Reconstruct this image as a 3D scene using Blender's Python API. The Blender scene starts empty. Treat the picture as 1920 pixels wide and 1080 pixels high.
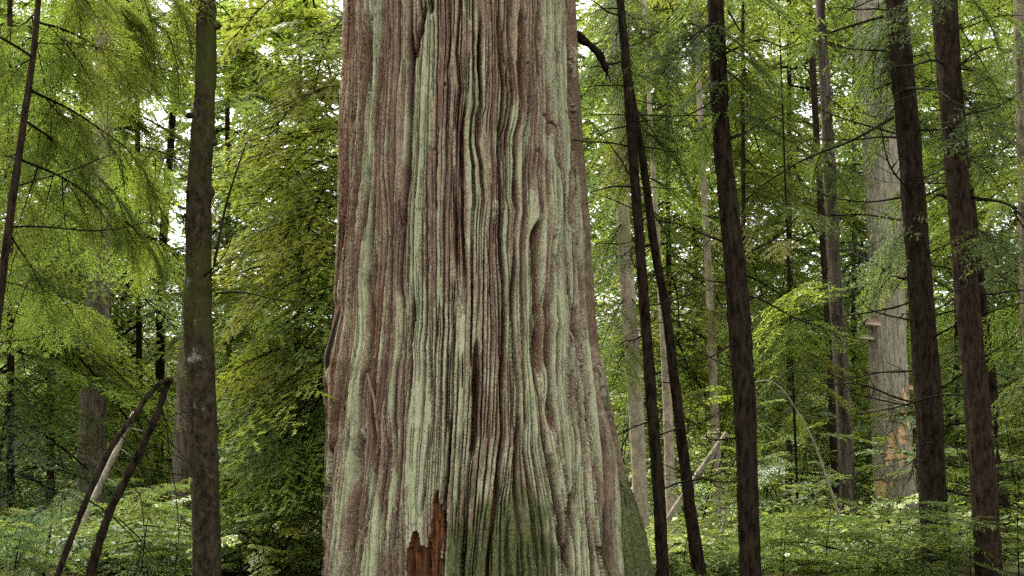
import bpy, math, random
import numpy as np
from mathutils import Vector, Matrix

# ------------------------------------------------------------------ camera, sky, sun, exposure
scene = bpy.context.scene
COL = scene.collection
random.seed(7)
rng = np.random.default_rng(7)

F_PX = 2059.0                       # focal length in photo pixels (photo 1920 x 1080)
CAM = Vector((0.0, 0.0, 1.6))
PITCH = math.atan2(800 - 540, F_PX)  # the eye-level line lies at row 800
cam_data = bpy.data.cameras.new('camera')
cam_data.sensor_width = 36.0
cam_data.lens = F_PX / 1920 * 36.0
cam_data.clip_start = 0.05
cam_data.clip_end = 2000
cam_data.dof.use_dof = True
cam_data.dof.focus_distance = 10.0
cam_data.dof.aperture_fstop = 5.0
camera = bpy.data.objects.new('camera', cam_data)
camera.location = CAM
camera.rotation_euler = (math.pi / 2 + PITCH, 0, 0)
COL.objects.link(camera)
scene.camera = camera

SUN_EL, SUN_AZ = math.radians(60), math.radians(-35)   # azimuth clockwise from +Y; light from high left, beyond the trees
world = bpy.data.worlds.new('World')
scene.world = world
world.use_nodes = True
wn = world.node_tree.nodes
wn.clear()
w_out = wn.new('ShaderNodeOutputWorld')
w_bg = wn.new('ShaderNodeBackground')
w_sky = wn.new('ShaderNodeTexSky')
w_sky.sky_type = 'NISHITA'
w_sky.sun_disc = False
w_sky.sun_elevation = SUN_EL
w_sky.sun_rotation = SUN_AZ
w_sky.air_density = 1.0
w_sky.dust_density = 4.0
w_sky.ozone_density = 1.0
w_bg.inputs['Strength'].default_value = 0.115
w_hs = wn.new('ShaderNodeHueSaturation')      # thin bright cloud: most of the blue is gone
w_hs.inputs['Saturation'].default_value = 0.08
world.node_tree.links.new(w_sky.outputs[0], w_hs.inputs['Color'])
world.node_tree.links.new(w_hs.outputs[0], w_bg.inputs[0])
world.node_tree.links.new(w_bg.outputs[0], w_out.inputs[0])

sun_data = bpy.data.lights.new('sun', 'SUN')
sun_data.energy = 1.5
sun_data.angle = math.radians(16)
sun_data.color = (1.0, 0.95, 0.86)
sun = bpy.data.objects.new('sun', sun_data)
sd = Vector((math.sin(SUN_AZ) * math.cos(SUN_EL), math.cos(SUN_AZ) * math.cos(SUN_EL), math.sin(SUN_EL)))
sun.rotation_euler = sd.to_track_quat('Z', 'Y').to_euler()
sun.location = (0, 0, 30)
COL.objects.link(sun)

scene.view_settings.view_transform = 'Standard'
scene.view_settings.look = 'None'
scene.view_settings.gamma = 1.0
scene.view_settings.use_curve_mapping = False
scene.view_settings.exposure = 2.6
scene.cycles.max_bounces = 6
scene.cycles.transmission_bounces = 5
scene.cycles.diffuse_bounces = 3
scene.cycles.use_denoising = False

# ------------------------------------------------------------------ helpers
CP, SP = math.cos(PITCH), math.sin(PITCH)


def pt(px, py, D):
    """world point seen at photo pixel (px, py) at distance D along +Y"""
    x = (px - 960) / F_PX
    y = (540 - py) / F_PX
    dy, dz = CP - y * SP, SP + y * CP
    s = D / dy
    return Vector((x * s, D, CAM.z + dz * s))


def px2m(w, D):
    return w / F_PX * D


def ground_z(x, y):
    t = np.clip((np.asarray(y, float) - 22) / 24, 0, 1)
    s = t * t * (3 - 2 * t)
    b = np.sin(np.asarray(x) * 0.55 + 1.3) * np.sin(np.asarray(y) * 0.41) * 0.12
    yy = np.asarray(y, float)
    dip = 0.5 * np.clip((yy - 12.5) / 4, 0, 1) * np.clip((27 - yy) / 5, 0, 1)
    return -dip + s * 4.2 + np.clip((np.asarray(y, float) - 40) / 60, 0, 4) * 5 + b


def _hash(ix, iy, iz, seed):
    n = (ix.astype(np.int64) * 374761393 + iy.astype(np.int64) * 668265263 + iz.astype(np.int64) * 1274126177 + seed * 974711) & 0xFFFFFFFF
    n = ((n ^ (n >> 13)) * 1103515245) & 0xFFFFFFFF
    n = ((n ^ (n >> 16)) * 2246822519) & 0xFFFFFFFF
    return ((n ^ (n >> 15)) & 0xFFFF) / 65535.0


def vnoise(x, y, z=None, seed=0):
    x = np.asarray(x, float)
    y = np.asarray(y, float) + 0 * x
    z = np.zeros_like(x) if z is None else np.asarray(z, float) + 0 * x
    ix, iy, iz = np.floor(x), np.floor(y), np.floor(z)
    fx, fy, fz = x - ix, y - iy, z - iz
    fx, fy, fz = [f * f * (3 - 2 * f) for f in (fx, fy, fz)]
    out = 0
    for a in (0, 1):
        for b in (0, 1):
            for c in (0, 1):
                w = (fx if a else 1 - fx) * (fy if b else 1 - fy) * (fz if c else 1 - fz)
                out = out + w * _hash(ix + a, iy + b, iz + c, seed)
    return out


def fbm(x, y, z=None, seed=0, octaves=3, gain=0.5):
    a, s, t = 1.0, 0.0, 0.0
    for k in range(octaves):
        s = s + a * vnoise(np.asarray(x) * 2 ** k, np.asarray(y) * 2 ** k, None if z is None else np.asarray(z) * 2 ** k, seed + k * 17)
        t += a
        a *= gain
    return s / t


def make_mesh(name, V, tris=None, quads=None, mats=(), mat_tri=None, mat_quad=None, vattr=None, fattr=None, smooth=False):
    me = bpy.data.meshes.new(name)
    V = np.asarray(V, np.float32)
    tris = np.zeros((0, 3), np.int32) if tris is None else np.asarray(tris, np.int32).reshape(-1, 3)
    quads = np.zeros((0, 4), np.int32) if quads is None else np.asarray(quads, np.int32).reshape(-1, 4)
    nt, nq = len(tris), len(quads)
    me.vertices.add(len(V))
    me.vertices.foreach_set('co', V.ravel())
    me.loops.add(nt * 3 + nq * 4)
    me.loops.foreach_set('vertex_index', np.concatenate([tris.ravel(), quads.ravel()]))
    me.polygons.add(nt + nq)
    me.polygons.foreach_set('loop_start', np.concatenate([np.arange(nt) * 3, nt * 3 + np.arange(nq) * 4]).astype(np.int32))
    if mat_tri is not None or mat_quad is not None:
        mt = np.zeros(nt, np.int32) if mat_tri is None else np.asarray(mat_tri, np.int32)
        mq = np.zeros(nq, np.int32) if mat_quad is None else np.asarray(mat_quad, np.int32)
        me.polygons.foreach_set('material_index', np.concatenate([mt, mq]))
    if smooth is True:
        me.polygons.foreach_set('use_smooth', np.ones(nt + nq, bool))
    elif smooth is not False:
        me.polygons.foreach_set('use_smooth', np.asarray(smooth, bool))
    for m in mats:
        me.materials.append(m)
    for k, a in (vattr or {}).items():
        at = me.attributes.new(k, 'FLOAT', 'POINT')
        at.data.foreach_set('value', np.asarray(a, np.float32))
    for k, a in (fattr or {}).items():
        at = me.attributes.new(k, 'FLOAT', 'FACE')
        at.data.foreach_set('value', np.asarray(a, np.float32))
    me.update(calc_edges=True)
    return me


def link(name, data, parent=None, loc=(0, 0, 0)):
    o = bpy.data.objects.new(name, data)
    COL.objects.link(o)
    o.location = loc
    if parent is not None:
        o.parent = parent
    return o


def thing(name, label, cat, loc=(0, 0, 0), group=None):
    o = link(name, None, None, loc)
    o.empty_display_size = 0.2
    o['label'] = label
    o['category'] = cat
    if group:
        o['group'] = group
    return o


class Soup:
    """collects triangles and quads for one mesh"""
    def __init__(self):
        self.V, self.T, self.Q, self.mt, self.mq, self.at, self.aq, self.st, self.sq = [], [], [], [], [], [], [], [], []
        self.n = 0

    def tri(self, V, T, mat=0, val=0.5, smooth=False):
        V = np.asarray(V, float).reshape(-1, 3)
        T = np.asarray(T, int).reshape(-1, 3)
        self.V.append(V)
        self.T.append(T + self.n)
        self.mt.append(np.full(len(T), mat))
        self.at.append(np.zeros(len(T)) + val)
        self.st.append(np.full(len(T), smooth))
        self.n += len(V)

    def quad(self, V, Q, mat=0, val=0.5, smooth=True):
        V = np.asarray(V, float).reshape(-1, 3)
        Q = np.asarray(Q, int).reshape(-1, 4)
        self.V.append(V)
        self.Q.append(Q + self.n)
        self.mq.append(np.full(len(Q), mat))
        self.aq.append(np.zeros(len(Q)) + val)
        self.sq.append(np.full(len(Q), smooth))
        self.n += len(V)

    def tube(self, P, R, n=5, mat=0, val=0.5, wob=0.0):
        P = np.asarray(P, float)
        R = np.asarray(R, float) + np.zeros(len(P))
        tan = np.gradient(P, axis=0)
        tan /= np.linalg.norm(tan, axis=1)[:, None] + 1e-9
        ref = np.array([0.31, 0.17, 0.93]) if abs(tan[0][2]) < 0.8 else np.array([0.9, 0.3, 0.1])
        A = np.cross(tan, ref)
        A /= np.linalg.norm(A, axis=1)[:, None] + 1e-9
        B = np.cross(tan, A)
        th = np.arange(n) / n * 2 * np.pi
        kn = np.interp(np.arange(len(P)), np.arange(0, len(P) + 3, 2), rng.random(len(np.arange(0, len(P) + 3, 2)))) - 0.5
        rr = R[:, None] * (1 + wob * (rng.random((len(P), n)) - 0.5) + 2.0 * wob * kn[:, None])
        ring = P[:, None] + rr[..., None] * (A[:, None] * np.cos(th)[None, :, None] + B[:, None] * np.sin(th)[None, :, None])
        i = np.arange(len(P) - 1)[:, None] * n
        j = np.arange(n)[None]
        q = np.stack([i + j, i + (j + 1) % n, i + n + (j + 1) % n, i + n + j], -1)
        self.quad(ring.reshape(-1, 3), q.reshape(-1, 4), mat, val)
        # end cap
        c = (len(P) - 1) * n
        self.tri(np.concatenate([ring[-1], P[-1:]]), [[k, (k + 1) % n, n] for k in range(n)], mat, val)

    def mesh(self, name, mats, smooth=None):
        cat = lambda L, w: np.concatenate(L) if L else np.zeros((0,) + w)
        return make_mesh(name, cat(self.V, (3,)), cat(self.T, (3,)), cat(self.Q, (4,)), mats, cat(self.mt, ()), cat(self.mq, ()),
                         fattr={'tone': np.concatenate([cat(self.at, ()), cat(self.aq, ())])},
                         smooth=np.concatenate([cat(self.st, ()), cat(self.sq, ())]).astype(bool))


def smooth_path(P, n):
    """Catmull-like resample of a polyline"""
    P = np.asarray(P, float)
    d = np.concatenate([[0], np.cumsum(np.linalg.norm(np.diff(P[:, :3], axis=0), axis=1))])
    t = np.linspace(0, d[-1], n)
    m = np.gradient(P, d, axis=0)
    k = np.clip(np.searchsorted(d, t, side='right') - 1, 0, len(d) - 2)
    h = d[k + 1] - d[k]
    u = ((t - d[k]) / h)[:, None]
    h = h[:, None]
    return (2 * u**3 - 3 * u**2 + 1) * P[k] + (u**3 - 2 * u**2 + u) * h * m[k] + (-2 * u**3 + 3 * u**2) * P[k + 1] + (u**3 - u**2) * h * m[k + 1]


# ------------------------------------------------------------------ materials
def new_mat(name):
    m = bpy.data.materials.new(name)
    m.use_nodes = True
    nt = m.node_tree
    nt.nodes.clear()
    out = nt.nodes.new('ShaderNodeOutputMaterial')
    return m, nt, out


def N(nt, typ, **kw):
    n = nt.nodes.new(typ)
    for k, v in kw.items():
        setattr(n, k, v)
    return n


def L(nt, a, b):
    nt.links.new(a, b)


def mixc(nt, fac, a, b):
    n = nt.nodes.new('ShaderNodeMix')
    n.data_type = 'RGBA'
    for i, v in ((0, fac), (6, a), (7, b)):
        if isinstance(v, (int, float)):
            n.inputs[i].default_value = v
        elif isinstance(v, tuple):
            n.inputs[i].default_value = (*v, 1) if len(v) == 3 else v
        else:
            L(nt, v, n.inputs[i])
    return n.outputs[2]


def math_n(nt, op, a, b=0.5, c=None, clamp=False):
    n = nt.nodes.new('ShaderNodeMath')
    n.operation = op
    n.use_clamp = clamp
    for i, v in enumerate((a, b, c)):
        if v is None:
            continue
        if isinstance(v, (int, float)):
            n.inputs[i].default_value = v
        else:
            L(nt, v, n.inputs[i])
    return n.outputs[0]


def maprange(nt, v, a, b, c=0.0, d=1.0):
    n = nt.nodes.new('ShaderNodeMapRange')
    L(nt, v, n.inputs[0])
    for i, k in enumerate((a, b, c, d)):
        n.inputs[i + 1].default_value = k
    return n.outputs[0]


def noise_n(nt, coord, scale, stretch=(1, 1, 1), detail=4, rough=0.55):
    mp = N(nt, 'ShaderNodeMapping')
    mp.inputs['Scale'].default_value = stretch
    L(nt, coord, mp.inputs[0])
    n = N(nt, 'ShaderNodeTexNoise')
    n.inputs['Scale'].default_value = scale
    n.inputs['Detail'].default_value = detail
    n.inputs['Roughness'].default_value = rough
    L(nt, mp.outputs[0], n.inputs['Vector'])
    return n.outputs[0]


def leaf_material(name, transl=0.5, gloss=0.10, rough=0.45):
    """green of the object's own colour, varied leaf by leaf; light passes through the blade"""
    m, nt, out = new_mat(name)
    info = N(nt, 'ShaderNodeObjectInfo')
    tone = N(nt, 'ShaderNodeAttribute', attribute_name='tone')
    hsv = N(nt, 'ShaderNodeHueSaturation')
    L(nt, info.outputs['Color'], hsv.inputs['Color'])
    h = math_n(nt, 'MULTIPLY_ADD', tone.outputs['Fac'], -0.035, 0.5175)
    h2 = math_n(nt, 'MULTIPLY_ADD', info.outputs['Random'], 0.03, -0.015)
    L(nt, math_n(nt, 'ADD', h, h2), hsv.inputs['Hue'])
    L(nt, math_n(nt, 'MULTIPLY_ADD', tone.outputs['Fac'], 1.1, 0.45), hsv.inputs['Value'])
    hsv.inputs['Saturation'].default_value = 1.0
    d = N(nt, 'ShaderNodeBsdfDiffuse')
    t = N(nt, 'ShaderNodeBsdfTranslucent')
    g = N(nt, 'ShaderNodeBsdfGlossy')
    g.inputs['Roughness'].default_value = rough
    g.inputs['Color'].default_value = (0.8, 0.85, 0.8, 1)
    L(nt, hsv.outputs[0], d.inputs[0])
    tc = mixc(nt, 0.35, hsv.outputs[0], (0.27, 0.355, 0.026))
    L(nt, tc, t.inputs[0])
    mx = N(nt, 'ShaderNodeMixShader')
    mx.inputs[0].default_value = transl
    L(nt, d.outputs[0], mx.inputs[1])
    L(nt, t.outputs[0], mx.inputs[2])
    fr = N(nt, 'ShaderNodeFresnel')
    fr.inputs[0].default_value = 1.4
    mg = N(nt, 'ShaderNodeMixShader')
    L(nt, math_n(nt, 'MULTIPLY', fr.outputs[0], gloss * 4), mg.inputs[0])
    L(nt, mx.outputs[0], mg.inputs[1])
    L(nt, g.outputs[0], mg.inputs[2])
    L(nt, mg.outputs[0], out.inputs[0])
    return m


def bark_material(name, dark, light, moss=0.0, moss_col=(0.06, 0.075, 0.018), lichen=0.0, scale=14.0, stretch=0.16, bump=0.6, streak=None):
    m, nt, out = new_mat(name)
    tc = N(nt, 'ShaderNodeTexCoord')
    co = tc.outputs['Object']
    n1 = noise_n(nt, co, scale, (1, 1, stretch), 6, 0.65)
    n2 = noise_n(nt, co, scale * 5, (1, 1, 0.45), 3, 0.6)
    n3 = noise_n(nt, co, 1.6, (1, 1, 0.5), 4, 0.6)
    n4 = noise_n(nt, co, 60, (1, 1, 1), 2, 0.6)
    f = math_n(nt, 'ADD', math_n(nt, 'MULTIPLY', n1, 0.65), math_n(nt, 'MULTIPLY', n2, 0.35))
    col = mixc(nt, maprange(nt, f, 0.40, 0.62), dark, light)
    if lichen > 0:
        lm = math_n(nt, 'MULTIPLY', maprange(nt, noise_n(nt, co, 4.5, (1, 1, 0.6), 6, 0.7), 0.62 - lichen * 0.2, 0.68 - lichen * 0.2), maprange(nt, n4, 0.35, 0.55))
        col = mixc(nt, lm, col, (0.30, 0.32, 0.26))
    if moss > 0:
        mm = math_n(nt, 'MULTIPLY', maprange(nt, n3, 0.66 - moss * 0.35, 0.78 - moss * 0.35), maprange(nt, n2, 0.25, 0.55))
        mc = mixc(nt, n4, tuple(c * 0.55 for c in moss_col), tuple(c * 1.5 for c in moss_col))
        col = mixc(nt, mm, col, mc)
    b = N(nt, 'ShaderNodeBsdfPrincipled')
    b.inputs['Roughness'].default_value = 0.9
    b.inputs['Specular IOR Level'].default_value = 0.03
    L(nt, col, b.inputs['Base Color'])
    bp = N(nt, 'ShaderNodeBump')
    bp.inputs['Strength'].default_value = bump
    bp.inputs['Distance'].default_value = 0.02
    L(nt, f, bp.inputs['Height'])
    L(nt, bp.outputs[0], b.inputs['Normal'])
    L(nt, b.outputs[0], out.inputs[0])
    return m


def giant_bark():
    m, nt, out = new_mat('weathered_cedar_bark')
    tc = N(nt, 'ShaderNodeTexCoord')
    co = tc.outputs['Object']
    at = lambda k: N(nt, 'ShaderNodeAttribute', attribute_name=k).outputs['Fac']
    lich, moss, red, fib, inner = at('lichen'), at('moss'), at('redness'), at('fibre'), at('inner')
    fine = noise_n(nt, co, 45, (1, 1, 0.16), 5, 0.8)
    speck = noise_n(nt, co, 80, (1, 1, 0.6), 2, 0.75)
    patch = noise_n(nt, co, 6, (1, 1, 0.30), 4, 0.65)
    f = math_n(nt, 'ADD', math_n(nt, 'MULTIPLY', fine, 0.42), math_n(nt, 'ADD', math_n(nt, 'MULTIPLY', fib, 0.20), math_n(nt, 'MULTIPLY', speck, 0.38)))
    brown = mixc(nt, maprange(nt, f, 0.32, 0.64), (0.052, 0.031, 0.020), (0.390, 0.275, 0.198))
    rbrown = mixc(nt, maprange(nt, f, 0.32, 0.66), (0.024, 0.011, 0.007), (0.250, 0.112, 0.060))
    rf = math_n(nt, 'MAXIMUM', red, inner)
    col = mixc(nt, rf, brown, rbrown)
    # pale crust lichen sits on the raised fibres, broken up by grain and speckle
    la = math_n(nt, 'ADD', lich, math_n(nt, 'MULTIPLY_ADD', patch, 1.3, -0.65))
    la = math_n(nt, 'ADD', la, math_n(nt, 'MULTIPLY_ADD', speck, 1.6, -0.8))
    la = math_n(nt, 'ADD', la, math_n(nt, 'MULTIPLY_ADD', f, 1.5, -0.75))
    lm = maprange(nt, la, 0.24, 0.64, 0, 0.90)
    lcol = mixc(nt, maprange(nt, patch, 0.35, 0.65), (0.325, 0.355, 0.190), (0.470, 0.475, 0.305))
    lcol = mixc(nt, maprange(nt, f, 0.47, 0.35), lcol, (0.085, 0.080, 0.050))
    col = mixc(nt, lm, col, lcol)
    ma = math_n(nt, 'ADD', moss, math_n(nt, 'MULTIPLY_ADD', speck, 1.6, -0.8))
    ma = math_n(nt, 'ADD', ma, math_n(nt, 'MULTIPLY_ADD', patch, 1.4, -0.7))
    mm = maprange(nt, ma, 0.34, 0.62, 0, 0.93)
    mcol = mixc(nt, maprange(nt, speck, 0.36, 0.62), (0.022, 0.029, 0.008), (0.112, 0.132, 0.042))
    mcol = mixc(nt, math_n(nt, 'MULTIPLY', maprange(nt, fine, 0.52, 0.66), math_n(nt, 'SUBTRACT', 1.25, moss, None, True)), mcol, (0.21, 0.23, 0.14))
    col = mixc(nt, mm, col, mcol)
    col = mixc(nt, at('gap_shade'), col, (0.006, 0.005, 0.004))  # painted shade of the gap behind the bark flap
    b = N(nt, 'ShaderNodeBsdfPrincipled')
    b.inputs['Roughness'].default_value = 0.92
    b.inputs['Specular IOR Level'].default_value = 0.05
    L(nt, col, b.inputs['Base Color'])
    bp = N(nt, 'ShaderNodeBump')
    bp.inputs['Strength'].default_value = 1.0
    bp.inputs['Distance'].default_value = 0.015
    hh = math_n(nt, 'ADD', fine, math_n(nt, 'MULTIPLY', speck, 0.22))
    L(nt, hh, bp.inputs['Height'])
    L(nt, bp.outputs[0], b.inputs['Normal'])
    L(nt, b.outputs[0], out.inputs[0])
    return m


def wood_material(name, c1, c2, scale=30):
    m, nt, out = new_mat(name)
    tc = N(nt, 'ShaderNodeTexCoord')
    n1 = noise_n(nt, tc.outputs['Object'], scale, (1, 1, 0.15), 5, 0.65)
    n2 = noise_n(nt, tc.outputs['Object'], scale * 0.4, (1, 1, 0.6), 3, 0.6)
    f = math_n(nt, 'ADD', math_n(nt, 'MULTIPLY', n1, 0.6), math_n(nt, 'MULTIPLY', n2, 0.4))
    col = mixc(nt, maprange(nt, f, 0.36, 0.64), c1, c2)
    b = N(nt, 'ShaderNodeBsdfPrincipled')
    b.inputs['Roughness'].default_value = 0.85
    b.inputs['Specular IOR Level'].default_value = 0.03
    L(nt, col, b.inputs['Base Color'])
    bp = N(nt, 'ShaderNodeBump')
    bp.inputs['Strength'].default_value = 0.7
    bp.inputs['Distance'].default_value = 0.01
    L(nt, n1, bp.inputs['Height'])
    L(nt, bp.outputs[0], b.inputs['Normal'])
    L(nt, b.outputs[0], out.inputs[0])
    return m


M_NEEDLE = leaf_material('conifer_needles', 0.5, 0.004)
M_LEAF = leaf_material('broad_leaves', 0.55, 0.02, 0.5)
M_TWIG = bark_material('twig_bark', (0.006, 0.0045, 0.003), (0.022, 0.016, 0.010), scale=40, bump=0.2)
M_PALETWIG = bark_material('pale_twig', (0.16, 0.14, 0.10), (0.34, 0.31, 0.25), scale=40, bump=0.2)
M_DARK = bark_material('dark_hemlock_bark', (0.004, 0.003, 0.0018), (0.040, 0.029, 0.018), scale=26, stretch=0.28, bump=1.0)
M_BROWN = bark_material('brown_hemlock_bark', (0.006, 0.0042, 0.0026), (0.048, 0.034, 0.021), scale=28, stretch=0.28, bump=1.0)
M_MOSSY = bark_material('mossy_bark', (0.010, 0.008, 0.0045), (0.060, 0.046, 0.027), moss=0.52, moss_col=(0.042, 0.047, 0.010), lichen=0.05, scale=20, stretch=0.6, bump=1.0)
M_GREYB = bark_material('grey_brown_bark', (0.060, 0.047, 0.033), (0.26, 0.21, 0.150), moss=0.35, scale=20, stretch=0.25, bump=0.8)
M_PALE = bark_material('pale_smooth_bark', (0.22, 0.175, 0.130), (0.46, 0.385, 0.30), moss=0.40, moss_col=(0.14, 0.15, 0.035), lichen=0.3, scale=12, stretch=0.6, bump=0.3)
M_MID = bark_material('flaky_bark', (0.012, 0.009, 0.007), (0.12, 0.10, 0.075), moss=0.3, scale=14, stretch=0.10, bump=1.0)
M_SNAG = bark_material('grey_snag_bark', (0.16, 0.145, 0.100), (0.44, 0.40, 0.29), moss=0.22, moss_col=(0.16, 0.18, 0.075), scale=26, stretch=0.22, bump=0.7)
M_LOG = bark_material('peeled_log', (0.12, 0.10, 0.072), (0.40, 0.35, 0.26), moss=0.25, scale=14, stretch=0.3, bump=0.4)
M_GIANT = giant_bark()
M_REDWOOD = wood_material('exposed_red_wood', (0.012, 0.006, 0.003), (0.22, 0.095, 0.042))
M_PECK = wood_material('pecked_orange_wood', (0.55, 0.29, 0.13), (0.85, 0.60, 0.38), 22)

# ------------------------------------------------------------------ ground
gx = np.concatenate([np.linspace(-400, -40, 14)[:-1], np.linspace(-40, 40, 120), np.linspace(40, 400, 14)[1:]])
gy = np.concatenate([np.linspace(-60, 4, 14)[:-1], np.linspace(4, 70, 120), np.linspace(70, 700, 24)[1:]])
X, Y = np.meshgrid(gx, gy)
Z = ground_z(X, Y) + (fbm(X * 0.8, Y * 0.8, seed=3) - 0.5) * 0.35 * (np.abs(X) < 45)
nx, ny = len(gx), len(gy)
ii, jj = np.meshgrid(np.arange(nx - 1), np.arange(ny - 1))
b0 = (jj * nx + ii).ravel()
m, nt, out = new_mat('forest_floor')
tc = N(nt, 'ShaderNodeTexCoord')
n1 = noise_n(nt, tc.outputs['Object'], 0.9, detail=6, rough=0.65)
n2 = noise_n(nt, tc.outputs['Object'], 18, detail=5, rough=0.7)
c = mixc(nt, maprange(nt, n2, 0.35, 0.65), (0.016, 0.010, 0.006), (0.070, 0.045, 0.026))
c = mixc(nt, math_n(nt, 'MULTIPLY', maprange(nt, n1, 0.45, 0.6), maprange(nt, n2, 0.3, 0.5)), c, (0.045, 0.065, 0.018))
bs = N(nt, 'ShaderNodeBsdfPrincipled')
bs.inputs['Roughness'].default_value = 0.95
bs.inputs['Specular IOR Level'].default_value = 0.03
L(nt, c, bs.inputs['Base Color'])
bp = N(nt, 'ShaderNodeBump')
bp.inputs['Distance'].default_value = 0.06
L(nt, n2, bp.inputs['Height'])
L(nt, bp.outputs[0], bs.inputs['Normal'])
L(nt, bs.outputs[0], out.inputs[0])
g = link('ground', make_mesh('ground', np.stack([X, Y, Z], -1).reshape(-1, 3), quads=np.stack([b0, b0 + 1, b0 + nx + 1, b0 + nx], -1), mats=[m], smooth=True))
g['kind'] = 'structure'
g['label'] = 'brown forest floor rising behind the trees'

# ------------------------------------------------------------------ the giant cedar: bark heightfield traced furrow by furrow
EDGE_L = [(-300, 650), (0, 643), (200, 640), (360, 638), (450, 635), (540, 630), (580, 627), (620, 620), (650, 614), (673, 610), (700, 611), (800, 612), (900, 609), (1000, 605), (1080, 600), (1180, 590)]
EDGE_R = [(-300, 1068), (0, 1083), (180, 1089), (360, 1102), (450, 1108), (540, 1115), (640, 1122), (720, 1139), (800, 1155), (850, 1166), (900, 1178), (950, 1194), (1000, 1210), (1050, 1219), (1080, 1226), (1180, 1262)]
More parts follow.
